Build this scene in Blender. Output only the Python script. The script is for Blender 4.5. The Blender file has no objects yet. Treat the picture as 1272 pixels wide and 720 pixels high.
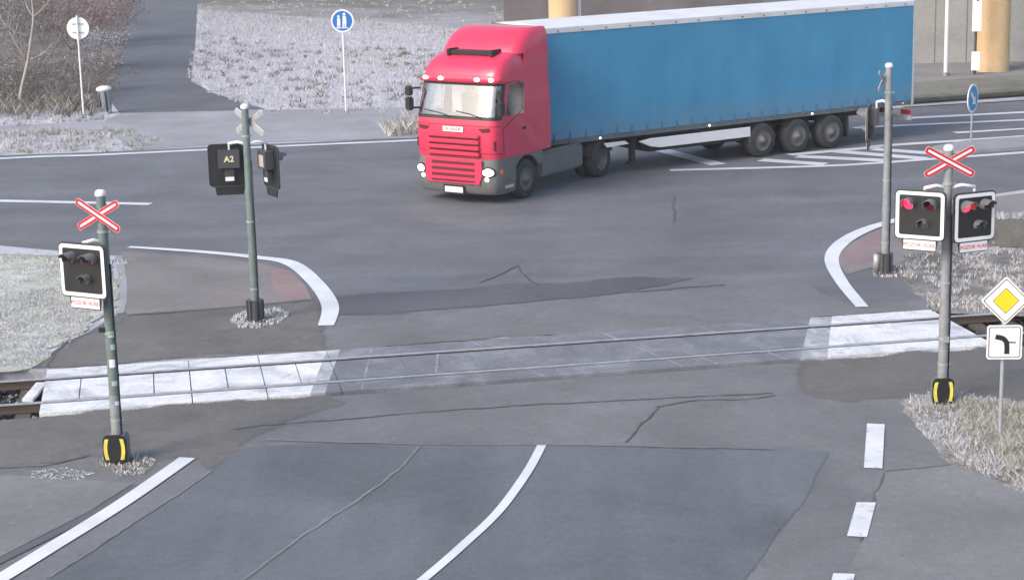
import bpy, bmesh, math, random
import numpy as np
from mathutils import Vector, Matrix
R = math.radians
random.seed(7); rng = np.random.default_rng(7)
scn = bpy.context.scene
COL = scn.collection

# ------------------------------------------------------------------ camera, sky, sun, exposure
F_PX, PITCH, ROLL, CAM_H = 2359.6, R(12.485), R(-1.2936), 8.221
fw = Vector((0, math.cos(PITCH), -math.sin(PITCH))); up0 = Vector((0, math.sin(PITCH), math.cos(PITCH))); rt0 = Vector((1, 0, 0))
rt = rt0*math.cos(ROLL) + up0*math.sin(ROLL); up = up0*math.cos(ROLL) - rt0*math.sin(ROLL)
cd = bpy.data.cameras.new("camera"); cam = bpy.data.objects.new("camera", cd); COL.objects.link(cam)
cd.sensor_width = 36; cd.lens = F_PX/1272*36; cd.clip_end = 3000; cd.clip_start = .1
m3 = Matrix((rt, up, -fw)).transposed(); cam.matrix_world = Matrix.Translation((0, 0, CAM_H)) @ m3.to_4x4()
scn.camera = cam
SUN_EL, SUN_AZ = R(36), R(228)          # azimuth of the sun, clockwise from +Y: behind and left of the viewer
w = bpy.data.worlds.new("World"); scn.world = w; w.use_nodes = True
nt = w.node_tree; bg = nt.nodes["Background"]
sky = nt.nodes.new("ShaderNodeTexSky"); sky.sky_type = 'NISHITA'; sky.sun_disc = False
sky.sun_elevation = SUN_EL; sky.sun_rotation = SUN_AZ; sky.air_density = 1.2; sky.dust_density = 3.5; sky.ozone_density = 1.0
nt.links.new(sky.outputs[0], bg.inputs[0]); bg.inputs[1].default_value = .12
sl = bpy.data.lights.new("sun", 'SUN'); sl.energy = .8; sl.angle = R(20); sl.color = (1, .985, .97)
so = bpy.data.objects.new("sun", sl); COL.objects.link(so)
sd = Vector((math.sin(SUN_AZ)*math.cos(SUN_EL), math.cos(SUN_AZ)*math.cos(SUN_EL), math.sin(SUN_EL)))
so.rotation_euler = sd.to_track_quat('Z', 'Y').to_euler()
scn.view_settings.view_transform = 'Standard'; scn.view_settings.look = 'None'; scn.view_settings.gamma = 1
scn.view_settings.exposure = 1.05

# ------------------------------------------------------------------ helpers
def G(px, py, z=0.0):
    """real ground point (height z) seen at a point of the surveyed photograph"""
    d = fw*F_PX + rt*(px-636) + up*(360-py)
    t = (z-CAM_H)/d.z
    return Vector((0, 0, CAM_H)) + d*t
def zat(base, py):
    """height on the vertical above base that is seen at row py"""
    lo, hi = 0, 14
    for _ in range(40):
        m = (lo+hi)/2; d = Vector((base.x, base.y, m)) - Vector((0, 0, CAM_H))
        if 360 - F_PX*d.dot(up)/d.dot(fw) > py: lo = m
        else: hi = m
    return lo
# railway frame
RO = Vector((-.5246, 31.561, 0)); RD = Vector((.98292, .18404, 0)); RN = Vector((-.18404, .98292, 0))
def RW(s, n, z=0): return RO + RD*s + RN*n + Vector((0, 0, z))
def smooth(pts, k=6):
    P = [Vector(p) for p in pts]; out = []
    for i in range(len(P)-1):
        a, b, c, d = P[max(i-1, 0)], P[i], P[i+1], P[min(i+2, len(P)-1)]
        for j in range(k):
            t = j/k
            out.append(.5*((2*b)+(c-a)*t+(2*a-5*b+4*c-d)*t*t+(3*b-3*c+d-a)*t**3))
    out.append(P[-1]); return out

class MB:
    def __init__(s): s.v = []; s.f = []; s.m = []; s.sm = []
    def add(s, vs, fs, mat=0, smooth=False, M=None):
        o = len(s.v)
        s.v += [tuple(M @ Vector(v)) if M else tuple(v) for v in vs]
        for f in fs: s.f.append([i+o for i in f]); s.m.append(mat); s.sm.append(smooth)
    def box(s, lo, hi, mat=0, M=None):
        x0, y0, z0 = lo; x1, y1, z1 = hi
        s.add([(x0,y0,z0),(x1,y0,z0),(x1,y1,z0),(x0,y1,z0),(x0,y0,z1),(x1,y0,z1),(x1,y1,z1),(x0,y1,z1)],
              [(0,3,2,1),(4,5,6,7),(0,1,5,4),(1,2,6,5),(2,3,7,6),(3,0,4,7)], mat, False, M)
    def prism(s, poly, z0, z1, mat=0, M=None):
        n = len(poly)
        if sum(poly[i][0]*poly[(i+1) % n][1]-poly[(i+1) % n][0]*poly[i][1] for i in range(n)) < 0: poly = poly[::-1]
        s.add([(p[0], p[1], z0) for p in poly]+[(p[0], p[1], z1) for p in poly],
              [tuple(range(n))[::-1], tuple(range(n, 2*n))]+[(i, (i+1) % n, n+(i+1) % n, n+i) for i in range(n)], mat, False, M)
    def cyl(s, a, b, r0, r1=None, n=16, mat=0, caps=True, M=None, smooth=True):
        a = Vector(a); b = Vector(b); r1 = r0 if r1 is None else r1
        d = (b-a).normalized(); t = d.orthogonal().normalized(); q = d.cross(t)
        vs = [a+(t*math.cos(2*math.pi*i/n)+q*math.sin(2*math.pi*i/n))*r0 for i in range(n)] + \
             [b+(t*math.cos(2*math.pi*i/n)+q*math.sin(2*math.pi*i/n))*r1 for i in range(n)]
        s.add(vs, [(i, (i+1) % n, n+(i+1) % n, n+i) for i in range(n)], mat, smooth, M)
        if caps: s.add(vs, [tuple(range(n))[::-1], tuple(range(n, 2*n))], mat, False, M)
    def lathe(s, prof, n=24, mat=0, M=None, smooth=True):
        """profile of (radius, height) turned about local Z"""
        vs = [(r*math.cos(2*math.pi*i/n), r*math.sin(2*math.pi*i/n), z) for r, z in prof for i in range(n)]
        s.add(vs, [(k*n+i, k*n+(i+1) % n, (k+1)*n+(i+1) % n, (k+1)*n+i) for k in range(len(prof)-1) for i in range(n)], mat, smooth, M)
    def tube(s, pts, rad, n=6, mat=0, M=None):
        P = [Vector(p) for p in pts]; rr = rad if isinstance(rad, (list, tuple)) else [rad]*len(P)
        vs = []
        for i, p in enumerate(P):
            d = (P[min(i+1, len(P)-1)]-P[max(i-1, 0)]).normalized(); t = d.cross(Vector((.13, .31, .94))).normalized(); q = d.cross(t)
            vs += [p+(t*math.cos(2*math.pi*j/n)+q*math.sin(2*math.pi*j/n))*rr[i] for j in range(n)]
        fs = [(i*n+j, i*n+(j+1) % n, (i+1)*n+(j+1) % n, (i+1)*n+j) for i in range(len(P)-1) for j in range(n)]
        fs += [tuple(range(n))[::-1], tuple(range(len(vs)-n, len(vs)))]
        s.add(vs, fs, mat, True, M)
    def build(s, name, mats, parent=None, M=None, bevel=0, segs=2, local=None):
        me = bpy.data.meshes.new(name); me.from_pydata(s.v, [], s.f); 
        for m in (mats if isinstance(mats, (list, tuple)) else [mats]): me.materials.append(m)
        me.polygons.foreach_set("material_index", s.m); me.polygons.foreach_set("use_smooth", s.sm)
        if bevel:
            bm = bmesh.new(); bm.from_mesh(me); bmesh.ops.remove_doubles(bm, verts=bm.verts, dist=1e-5)
            es = [e for e in bm.edges if len(e.link_faces) == 2 and e.calc_face_angle(0) > .6]
            bmesh.ops.bevel(bm, geom=es, offset=bevel, segments=segs, affect='EDGES', clamp_overlap=True)
            bm.to_mesh(me); bm.free()
        o = bpy.data.objects.new(name, me); COL.objects.link(o)
        if parent: o.parent = parent
        if M is not None: o.matrix_local = M
        return o
def tag(o, label=None, cat=None, group=None, kind=None):
    if label: o["label"] = label
    if cat: o["category"] = cat
    if group: o["group"] = group
    if kind: o["kind"] = kind
    return o
def empty(name, loc, rz=0):
    o = bpy.data.objects.new(name, None); COL.objects.link(o); o.empty_display_size = .3
    o.location = loc; o.rotation_euler = (0, 0, rz); return o
def TR(x, y, z, rz=0, rx=0, ry=0):
    return Matrix.Translation((x, y, z)) @ Matrix.Rotation(rz, 4, 'Z') @ Matrix.Rotation(ry, 4, 'Y') @ Matrix.Rotation(rx, 4, 'X')
def text_obj(txt, size, mat, name, parent, M, depth=.004, sx=1.0, bold=0.0):
    c = bpy.data.curves.new(name, 'FONT'); c.body = txt; c.size = size; c.align_x = 'CENTER'; c.align_y = 'CENTER'; c.extrude = depth/2; c.offset = bold
    t = bpy.data.objects.new(name, c); COL.objects.link(t); bpy.context.view_layer.update()
    me = bpy.data.meshes.new_from_object(t.evaluated_get(bpy.context.evaluated_depsgraph_get()))
    bpy.data.objects.remove(t); bpy.data.curves.remove(c)
    for v in me.vertices: v.co.x *= sx
    me.materials.clear(); me.materials.append(mat); me.name = name
    o = bpy.data.objects.new(name, me); COL.objects.link(o); o.parent = parent; o.matrix_local = M; return o
def disc_pts(r, n=32, cx=0, cy=0): return [(cx+r*math.cos(2*math.pi*i/n), cy+r*math.sin(2*math.pi*i/n)) for i in range(n)]
def rrect(w, h, r, n=5):
    out = []
    for cx, cy, a0 in ((w/2-r, h/2-r, 0), (-w/2+r, h/2-r, 90), (-w/2+r, -h/2+r, 180), (w/2-r, -h/2+r, 270)):
        for i in range(n+1):
            a = R(a0+90*i/n); out.append((cx+r*math.cos(a), cy+r*math.sin(a)))
    return out
def ring(mb, outer, inner, z0, z1, mat=0, M=None):
    n = len(outer)
    vs = [(*p, z0) for p in outer]+[(*p, z1) for p in outer]+[(*p, z0) for p in inner]+[(*p, z1) for p in inner]
    fs = []
    for i in range(n):
        j = (i+1) % n
        fs += [(i, j, n+j, n+i), (n+i, n+j, 3*n+j, 3*n+i), (2*n+j, 2*n+i, 3*n+i, 3*n+j), (i, 2*n+i, 2*n+j, j)]
    mb.add(vs, fs, mat, False, M)
FACE = Matrix.Rotation(R(90), 4, 'X')      # drawing plane XY -> upright plane facing local -Y

# ------------------------------------------------------------------ materials
def newmat(name):
    m = bpy.data.materials.new(name); m.use_nodes = True
    return m, m.node_tree, m.node_tree.nodes["Principled BSDF"]
def N(nt, t, **kw):
    n = nt.nodes.new(t)
    for k, v in kw.items():
        if k in n.inputs: n.inputs[k].default_value = v
        else: setattr(n, k, v)
    return n
def ramp(nt, fac, stops, interp='LINEAR'):
    r = nt.nodes.new("ShaderNodeValToRGB"); r.color_ramp.interpolation = interp
    e = r.color_ramp.elements
    while len(e) > 1: e.remove(e[0])
    e[0].position = stops[0][0]; e[0].color = (*stops[0][1], 1)
    for p, c in stops[1:]:
        x = e.new(p); x.color = (*c, 1)
    nt.links.new(fac, r.inputs[0]); return r
def mixc(nt, fac, a, b, mode='MIX'):
    x = nt.nodes.new("ShaderNodeMix"); x.data_type = 'RGBA'; x.blend_type = mode
    for s, v in ((x.inputs[0], fac), (x.inputs[6], a), (x.inputs[7], b)):
        if hasattr(v, 'is_linked'): nt.links.new(v, s)
        elif isinstance(v, (int, float)): s.default_value = v
        else: s.default_value = (*v, 1)
    return x.outputs[2]
def noise(nt, scale, detail=4, rough=.55, vec=None, dist=0):
    n = N(nt, "ShaderNodeTexNoise", Scale=scale, Detail=detail, Roughness=rough, Distortion=dist)
    if vec is not None: nt.links.new(vec, n.inputs["Vector"])
    return n.outputs["Fac"]
def coords(nt, scale=(1, 1, 1), rot=(0, 0, 0)):
    tc = nt.nodes.new("ShaderNodeTexCoord"); mp = nt.nodes.new("ShaderNodeMapping"); mp.inputs["Scale"].default_value = scale; mp.inputs["Rotation"].default_value = rot
    nt.links.new(tc.outputs["Object"], mp.inputs["Vector"]); return mp.outputs[0]
def bump(nt, b, h, strength=.3, dist=.01):
    n = N(nt, "ShaderNodeBump", Strength=strength, Distance=dist); nt.links.new(h, n.inputs["Height"]); nt.links.new(n.outputs[0], b.inputs["Normal"])

def paint(name, col, rough=.45, metal=0.0, dirt=.12, dscale=3.0, spec=.5, coat=0.0):
    m, nt, b = newmat(name); v = coords(nt)
    d = tuple(c*.55+.03 for c in col)
    f = ramp(nt, noise(nt, dscale, 6, .65, v), [(.42, (0, 0, 0)), (.75, (1, 1, 1))]).outputs[0]
    mu = N(nt, "ShaderNodeMath", operation='MULTIPLY'); mu.inputs[1].default_value = dirt*3; nt.links.new(f, mu.inputs[0])
    nt.links.new(mixc(nt, mu.outputs[0], col, d), b.inputs["Base Color"])
    b.inputs["Roughness"].default_value = rough; b.inputs["Metallic"].default_value = metal; b.inputs["Specular IOR Level"].default_value = spec; b.inputs["Coat Weight"].default_value = coat
    return m
def asphalt(name, col, tint=(.11, .10, .095), frost=0.0, stain=.5, streak=None, seed=0.0):
    m, nt, b = newmat(name); v = coords(nt)
    mp = nt.nodes.new("ShaderNodeMapping"); mp.inputs["Location"].default_value = (seed*13.1, seed*7.7, 0); nt.links.new(v, mp.inputs["Vector"]); v = mp.outputs[0]
    c1 = tuple(x*.80 for x in col); c2 = tuple(min(x*1.2, 1) for x in col)
    base = ramp(nt, noise(nt, .35, 6, .6, v, .4), [(.3, c1), (.5, col), (.72, c2)]).outputs[0]
    st = ramp(nt, noise(nt, .9, 7, .7, v, 1.2), [(.5, (0, 0, 0)), (.78, (1, 1, 1))]).outputs[0]
    s1 = N(nt, "ShaderNodeMath", operation='MULTIPLY'); s1.inputs[1].default_value = stain; nt.links.new(st, s1.inputs[0])
    base = mixc(nt, s1.outputs[0], base, tint)
    if streak:                               # wear along the driving direction
        sv = coords(nt, (streak[1], streak[2], 1), (0, 0, streak[0]))
        sf = ramp(nt, noise(nt, 1.0, 4, .55, sv, .3), [(.32, (.90, .90, .90)), (.68, (1.09, 1.09, 1.095))]).outputs[0]
        base = mixc(nt, 1.0, base, sf, 'MULTIPLY')
    mid = ramp(nt, noise(nt, 7, 9, .78, v, .4), [(.32, (.84, .84, .84)), (.5, (1, 1, 1)), (.68, (1.15, 1.15, 1.155))]).outputs[0]
    base = mixc(nt, .8, base, mid, 'MULTIPLY')
    vo = N(nt, "ShaderNodeTexVoronoi", Scale=1.7); nt.links.new(v, vo.inputs["Vector"])        # oil drips
    dr = ramp(nt, vo.outputs["Distance"], [(.035, (.72, .72, .72)), (.09, (1, 1, 1))]).outputs[0]
    base = mixc(nt, .6, base, dr, 'MULTIPLY')
    g = noise(nt, 70, 2, .6, v)
    gr = ramp(nt, g, [(.3, (.72, .72, .72)), (.7, (1.28, 1.28, 1.28))]).outputs[0]
    base = mixc(nt, .7, base, gr, 'MULTIPLY')
    if frost:
        ff = ramp(nt, noise(nt, 2.6, 9, .75, v, .6), [(.62-.25*frost, (0, 0, 0)), (.95-.25*frost, (1, 1, 1))]).outputs[0]
        fm = N(nt, "ShaderNodeMath", operation='MULTIPLY'); fm.inputs[1].default_value = .75; nt.links.new(ff, fm.inputs[0])
        base = mixc(nt, fm.outputs[0], base, (.50, .50, .56))
    nt.links.new(base, b.inputs["Base Color"]); b.inputs["Roughness"].default_value = .8; b.inputs["Specular IOR Level"].default_value = .3
    bump(nt, b, g, .35, .006)
    return m
def roadpaint(name, wear=.25, col=(.72, .73, .76)):
    m, nt, b = newmat(name); v = coords(nt)
    f = ramp(nt, noise(nt, 5, 10, .75, v, .5), [(.72-wear*.5, (0, 0, 0)), (.80-wear*.35, (1, 1, 1))]).outputs[0]
    lo = ramp(nt, noise(nt, 1.2, 3, .5, v), [(.35, tuple(c*.86 for c in col)), (.65, col)]).outputs[0]
    nt.links.new(mixc(nt, f, lo, (.22, .22, .24)), b.inputs["Base Color"]); b.inputs["Roughness"].default_value = .6
    return m
def island_mat(name, stops, rough=.85):
    m, nt, b = newmat(name)
    g = nt.nodes.new("ShaderNodeNewGeometry")
    nt.links.new(ramp(nt, g.outputs["Random Per Island"], stops).outputs[0], b.inputs["Base Color"]); b.inputs["Roughness"].default_value = rough
    b.inputs["Specular IOR Level"].default_value = .2
    return m
def ground_mat(name, stops, scale=3.0, far=None, bstr=.6, fine=14):
    m, nt, b = newmat(name); v = coords(nt)
    n1 = noise(nt, scale, 10, .72, v, .3); n2 = noise(nt, scale*.12, 4, .6, v); n3 = noise(nt, fine, 5, .7, v)
    a = N(nt, "ShaderNodeMath", operation='MULTIPLY_ADD'); a.inputs[1].default_value = .45; nt.links.new(n2, a.inputs[0])
    h = N(nt, "ShaderNodeMath", operation='MULTIPLY_ADD'); h.inputs[1].default_value = .45; nt.links.new(n1, h.inputs[0]); h.inputs[2].default_value = -.2; nt.links.new(h.outputs[0], a.inputs[2])
    k = N(nt, "ShaderNodeMath", operation='MULTIPLY_ADD'); k.inputs[1].default_value = .45; nt.links.new(n3, k.inputs[0]); nt.links.new(a.outputs[0], k.inputs[2])
    c = ramp(nt, k.outputs[0], stops).outputs[0]
    if far:                                   # ground sheltered by the bridge carries no frost; darkened in colour for shade
        y0, y1, stops2, slope = far
        sx = N(nt, "ShaderNodeSeparateXYZ"); nt.links.new(v, sx.inputs[0])
        ad = N(nt, "ShaderNodeMath", operation='MULTIPLY_ADD'); ad.inputs[1].default_value = slope; nt.links.new(sx.outputs[0], ad.inputs[0]); nt.links.new(sx.outputs[1], ad.inputs[2])
        nn = N(nt, "ShaderNodeMath", operation='MULTIPLY_ADD'); nn.inputs[1].default_value = 26; nt.links.new(noise(nt, .12, 5, .6, v), nn.inputs[0]); nt.links.new(ad.outputs[0], nn.inputs[2])
        mr = N(nt, "ShaderNodeMapRange"); mr.inputs[1].default_value = y0+13; mr.inputs[2].default_value = y1+13; nt.links.new(nn.outputs[0], mr.inputs[0])
        c = mixc(nt, mr.outputs[0], c, ramp(nt, k.outputs[0], stops2).outputs[0])
    nt.links.new(c, b.inputs["Base Color"]); b.inputs["Roughness"].default_value = .95; b.inputs["Specular IOR Level"].default_value = .1
    bump(nt, b, k.outputs[0], bstr, .08)
    return m
def emit(name, col, s):
    m, nt, b = newmat(name); b.inputs["Base Color"].default_value = (*col, 1); b.inputs["Emission Color"].default_value = (*col, 1); b.inputs["Emission Strength"].default_value = s; b.inputs["Roughness"].default_value = .3
    return m

M = {}
M['road'] = asphalt('old_asphalt', (.150, .154, .169), (.128, .127, .134), .0, .6, (R(8), .06, .7))
M['apron'] = asphalt('apron_asphalt', (.168, .169, .177), (.140, .137, .135), .0, .7, seed=2)
M['apron_dirt'] = asphalt('worn_apron', (.148, .142, .136), (.098, .092, .086), .12, .9, seed=3)
M['new'] = asphalt('newer_asphalt', (.126, .138, .154), (.140, .147, .160), .0, .5, (R(28), .9, .12), seed=4)
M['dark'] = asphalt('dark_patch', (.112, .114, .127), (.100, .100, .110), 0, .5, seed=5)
M['pathd'] = asphalt('path_asphalt', (.125, .127, .142), (.115, .116, .130), .03, .4, seed=6)
M['walk'] = asphalt('sidewalk_asphalt', (.300, .302, .320), (.345, .345, .365), .10, .4, seed=7)
M['walk2'] = asphalt('island_asphalt', (.218, .198, .198), (.185, .163, .160), .05, .5, seed=8)
M['walk3'] = asphalt('pavement_asphalt', (.195, .195, .202), (.155, .152, .150), .06, .6, seed=9)
M['tact'] = asphalt('red_paving', (.25, .18, .18), (.215, .172, .175), .12, .6, seed=10)
M['seam'] = paint('bitumen_seam_kerb_shade', (.108, .108, .118), .85)
M['crack'] = paint('asphalt_crack', (.090, .088, .094), .9)
M['lseam'] = asphalt('pale_seam', (.185, .192, .205), (.155, .160, .172), 0, .8, seed=11)
M['line'] = roadpaint('road_paint', .12)
M['lineworn'] = roadpaint('worn_road_paint', .34)
M['linefar'] = roadpaint('far_road_paint', .05, (.66, .67, .72))
FR = [(.26, (.20, .195, .20)), (.38, (.38, .375, .40)), (.52, (.50, .495, .545)), (.68, (.58, .575, .64))]
BR_ = [(.30, (.10, .095, .085)), (.48, (.185, .175, .160)), (.66, (.26, .25, .235))]
M['field'] = ground_mat('frosted_meadow', FR, 2.2, (92, 118, BR_, .55))
M['fields'] = ground_mat('frosted_verge', [(.30, (.10, .10, .085)), (.42, (.25, .25, .22)), (.55, (.42, .42, .42)), (.7, (.55, .55, .58))], 3)
M['verge'] = ground_mat('frosted_grass', [(.30, (.15, .165, .10)), (.42, (.32, .335, .265)), (.54, (.52, .525, .51)), (.68, (.64, .64, .66))], 1.4)
M['soil'] = ground_mat('frosty_soil', [(.30, (.10, .093, .085)), (.44, (.19, .183, .175)), (.56, (.36, .355, .36)), (.70, (.54, .535, .56))], 1.6)
M['bank'] = ground_mat('bare_bank', [(.3, (.11, .105, .09)), (.5, (.19, .185, .165)), (.68, (.26, .25, .235))], 1.5, bstr=.3)
M['paved'] = asphalt('grey_paving', (.215, .212, .212), (.18, .175, .17), .02, .5, seed=12)
M['litter'] = ground_mat('leaf_litter', [(.3, (.07, .058, .052)), (.45, (.13, .112, .102)), (.58, (.22, .20, .19)), (.72, (.42, .41, .42))], 2.0)
M['ballast'] = ground_mat('track_ballast', [(.3, (.02, .018, .017)), (.5, (.06, .053, .048)), (.7, (.12, .11, .105))], 9, fine=25, bstr=1)
M['wpanel'] = None

# ------------------------------------------------------------------ ground, roads, markings
def ragged(pts, amp=.12, step=.22):
    """an uneven edge: the outline walked in short steps with wandering offsets"""
    P = [G(*p) for p in pts]; out = []
    for i in range(len(P)):
        a, b = P[i], P[(i+1) % len(P)]; L_ = (b-a).length; k = max(1, min(160, int(L_/step))); d = (b-a)/max(L_, 1e-6); q = Vector((-d.y, d.x, 0)); off = 0
        for j in range(k):
            off = off*.7+random.gauss(0, amp*.6); out.append(a+d*(L_*j/k)+q*off)
    return out
def sheet(name, pts, z, mat, kind='structure', drop=0.0, px=True, cat=None, label=None):
    P = [G(*p) if px else Vector(p) for p in pts]
    mb = MB()
    if drop: mb.prism([(p.x, p.y) for p in P], z-drop, z)
    else:
        pl = [(p.x, p.y) for p in P]; n = len(pl)
        if sum(pl[i][0]*pl[(i+1) % n][1]-pl[(i+1) % n][0]*pl[i][1] for i in range(n)) < 0: pl = pl[::-1]
        mb.add([(x, y, z) for x, y in pl], [tuple(range(n))])
    o = mb.build(name, mat); tag(o, label, cat, kind=kind); return o
SOFT = {}
def soft(mat):
    """the same surface thinning out to nothing along its edge (worn, feathered asphalt)"""
    if mat.name in SOFT: return SOFT[mat.name]
    m = mat.copy(); m.name = mat.name+'_feathered'; nt = m.node_tree; out = nt.nodes["Material Output"]; b = nt.nodes["Principled BSDF"]
    at = N(nt, "ShaderNodeAttribute", attribute_name='fade'); n1 = noise(nt, 2.4, 6, .65, coords(nt), .5); n2 = noise(nt, 45, 3, .7, coords(nt))
    am = N(nt, "ShaderNodeMath", operation='MULTIPLY_ADD'); am.inputs[1].default_value = 1.1; nt.links.new(n2, am.inputs[0]); nt.links.new(n1, am.inputs[2]); nz = am.outputs[0]
    ad = N(nt, "ShaderNodeMath", operation='MULTIPLY_ADD'); ad.inputs[1].default_value = 1.0; nt.links.new(nz, ad.inputs[0])
    mu = N(nt, "ShaderNodeMath", operation='MULTIPLY'); mu.inputs[1].default_value = 1.6; nt.links.new(at.outputs["Fac"], mu.inputs[0]); nt.links.new(mu.outputs[0], ad.inputs[2])
    mr = N(nt, "ShaderNodeMapRange"); mr.inputs[1].default_value = 1.80; mr.inputs[2].default_value = 1.86; nt.links.new(ad.outputs[0], mr.inputs[0])
    tr = nt.nodes.new("ShaderNodeBsdfTransparent"); mx = nt.nodes.new("ShaderNodeMixShader")
    nt.links.new(mr.outputs[0], mx.inputs[0]); nt.links.new(tr.outputs[0], mx.inputs[1]); nt.links.new(b.outputs[0], mx.inputs[2]); nt.links.new(mx.outputs[0], out.inputs[0])
    SOFT[mat.name] = m; return m
def softsheet(name, pts, z, mat, wd=.3, amp=.08):
    P = ragged(pts, amp, .35); n = len(P)
    A = sum(P[i].x*P[(i+1) % n].y-P[(i+1) % n].x*P[i].y for i in range(n))
    if A < 0: P = P[::-1]
    nr = []
    for i in range(n):
        d = P[(i+3) % n]-P[i-3]; nr.append(Vector((d.y, -d.x, 0)).normalized())
    inn = [P[i]-nr[i]*wd*.5 for i in range(n)]; out = [P[i]+nr[i]*wd*.5 for i in range(n)]
    mb = MB(); mb.add([(p.x, p.y, z) for p in inn]+[(p.x, p.y, z-.0012) for p in out], [tuple(range(n))]+[(n+i, n+(i+1) % n, (i+1) % n, i) for i in range(n)])
    o = mb.build(name, soft(mat)); a = o.data.attributes.new('fade', 'FLOAT', 'POINT'); a.data.foreach_set('value', [1.0]*n+[0.0]*n)
    return tag(o, kind='structure')
def ribbon(name, pts, width, z, mat, px=True, sm=True, jag=0.0, wander=0.0):
    P = [G(*p) if px else Vector(p) for p in pts]; n0 = len(P)
    if wander:                              # a crack: many short uneven steps
        Q = []; off = 0.0; tot = sum((P[i+1]-P[i]).length for i in range(n0-1)); run = 0
        for i in range(n0-1):
            L_ = (P[i+1]-P[i]).length; k = max(2, int(L_/.14)); d = (P[i+1]-P[i])/L_; q = Vector((-d.y, d.x, 0))
            for j in range(k):
                off = off*.85+random.gauss(0, wander); Q.append(P[i]+d*(L_*j/k)+q*off)
        P = Q+[P[-1]+q*off]
    elif sm and n0 > 2: P = smooth(P, 8)
    ws = width if isinstance(width, (list, tuple)) else [width]*n0
    W = np.interp(np.linspace(0, n0-1, len(P)), range(n0), ws)
    vs = []
    for i, p in enumerate(P):
        d = (P[min(i+1, len(P)-1)]-P[max(i-1, 0)]); d.z = 0; d.normalize(); q = Vector((-d.y, d.x, 0))
        a = 1+random.uniform(-jag, jag); c = 1+random.uniform(-jag, jag)
        vs += [p+q*W[i]/2*a+Vector((0, 0, z)), p-q*W[i]/2*c+Vector((0, 0, z))]
    mb = MB(); mb.add(vs, [(2*i, 2*i+1, 2*i+3, 2*i+2) for i in range(len(P)-1)])
    return tag(mb.build(name, mat), kind='structure')

sheet('ground', [(-600, -200, 0), (600, -200, 0), (600, 900, 0), (-600, 900, 0)], -.22, M['ballast'], px=False)
sheet('meadow', [RW(-420, 1.56), RW(420, 1.56), RW(420, 700), RW(-420, 700)], 0, M['field'], px=False, drop=.2)
sheet('verge', [RW(-300, -1.56), RW(300, -1.56), RW(300, -150), RW(-300, -150)], 0, M['fields'], px=False, drop=.2)

farL, farR = G(-500, 219), G(1800, 92)
edge = [G(0, 193), G(120, 189), G(330, 179), G(510, 171.5), G(560, 168), G(860, 150), G(1130, 133), G(1272, 123)]
# main road and its northern approach to the crossing
north = [farL]+edge+[farR]+[G(1800, 210), G(1272, 236), G(1170, 250), G(1112, 273)]+[RW(11.0, 5.0), RW(10.2, 1.57), RW(-8.0, 1.57)]+[G(40, 455), G(60, 440), G(110, 412), G(150, 388), G(155, 360), G(148, 318), G(75, 312), G(0, 305), G(-400, 300)]
sheet('road', north, .004, M['road'], px=False)
south = [RW(-9, -1.57), RW(9.5, -1.57), G(1300, 470), G(1450, 520), Vector((14, 10, 0)), Vector((13, -45, 0)), Vector((-45, -45, 0)), Vector((-30, 12, 0)), G(-300, 560)]
sheet('road', south, .004, M['apron'], px=False)
softsheet('newer_carriageway', [(300, 557), (420, 549), (700, 553), (1030, 561), (1008, 600), (985, 640), (925, 720), (820, 1000), (600, 2200), (-1500, 2200), (-260, 950), (-30, 790), (60, 718), (150, 660), (222, 613), (262, 585)], .008, M['new'], .22, .03)
softsheet('asphalt_apron', [(112, 414), (160, 393), (392, 372), (412, 372), (420, 392), (620, 379), (760, 366), (1000, 352), (1070, 384), (1150, 371), (1165, 380), (1160, 384), (1000, 395), (405, 435), (60, 457), (64, 441)], .008, M['apron'], .3)
softsheet('worn_asphalt', [(112, 414), (160, 393), (392, 372), (405, 395), (412, 425), (405, 434), (58, 457), (64, 441)], .012, M['apron_dirt'], .6, .12)
softsheet('worn_asphalt', [(-40, 540), (55, 516), (180, 508), (400, 492), (430, 500), (330, 535), (300, 553), (262, 583), (235, 566), (170, 570), (110, 566), (30, 580), (-60, 590)], .0065, M['apron_dirt'], .7, .12)
softsheet('worn_asphalt', [(990, 449), (1215, 434), (1300, 436), (1330, 500), (1180, 489), (1120, 494), (1060, 500), (1000, 490)], .0065, M['apron_dirt'], .7, .12)
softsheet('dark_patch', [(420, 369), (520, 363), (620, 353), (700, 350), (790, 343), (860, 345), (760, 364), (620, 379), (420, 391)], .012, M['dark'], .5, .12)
sheet('dark_patch', [(700, 196), (740, 236), (600, 268), (430, 262), (450, 248), (560, 250)], .008, M['dark']) if False else None
# near pavements
sheet('pavement', [(-260, 640), (-20, 590), (60, 592), (165, 601), (110, 636), (0, 692), (-150, 770), (-300, 800)], .012, M['walk3'])
ribbon('kerb_shade_strip', [(-60, 728), (0, 697), (110, 641), (172, 603)], .16, .016, M['seam'])  # kerb shade painted on the ground as a dark strip
sheet('pavement', [(1093, 586), (1190, 577), (1240, 598), (1420, 650), (1500, 820), (1010, 800), (1072, 672)], .010, M['walk3'])
sheet('sidewalk', [(150, 313), (250, 320), (320, 327), (360, 337), (380, 355), (388, 373), (330, 378), (160, 391), (152, 387), (156, 355)], .012, M['walk2'])
sheet('red_paving', [(333, 331), (360, 338), (380, 356), (386, 371), (345, 375), (338, 350)], .016, M['tact'])
sheet('sidewalk', [(1112, 279), (1170, 254), (1300, 236), (1480, 215), (1480, 320), (1300, 312), (1240, 306), (1135, 317), (1112, 331), (1080, 333), (1052, 342), (1040, 326), (1050, 306), (1078, 291)], .012, M['walk2'])
sheet('red_paving', [(1060, 301), (1098, 286), (1098, 322), (1050, 330), (1046, 318)], .016, M['tact'])
ribbon('kerb_edge', [(162, 391.5), (270, 384), (388, 373)], .12, .018, M['dark'])
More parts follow.
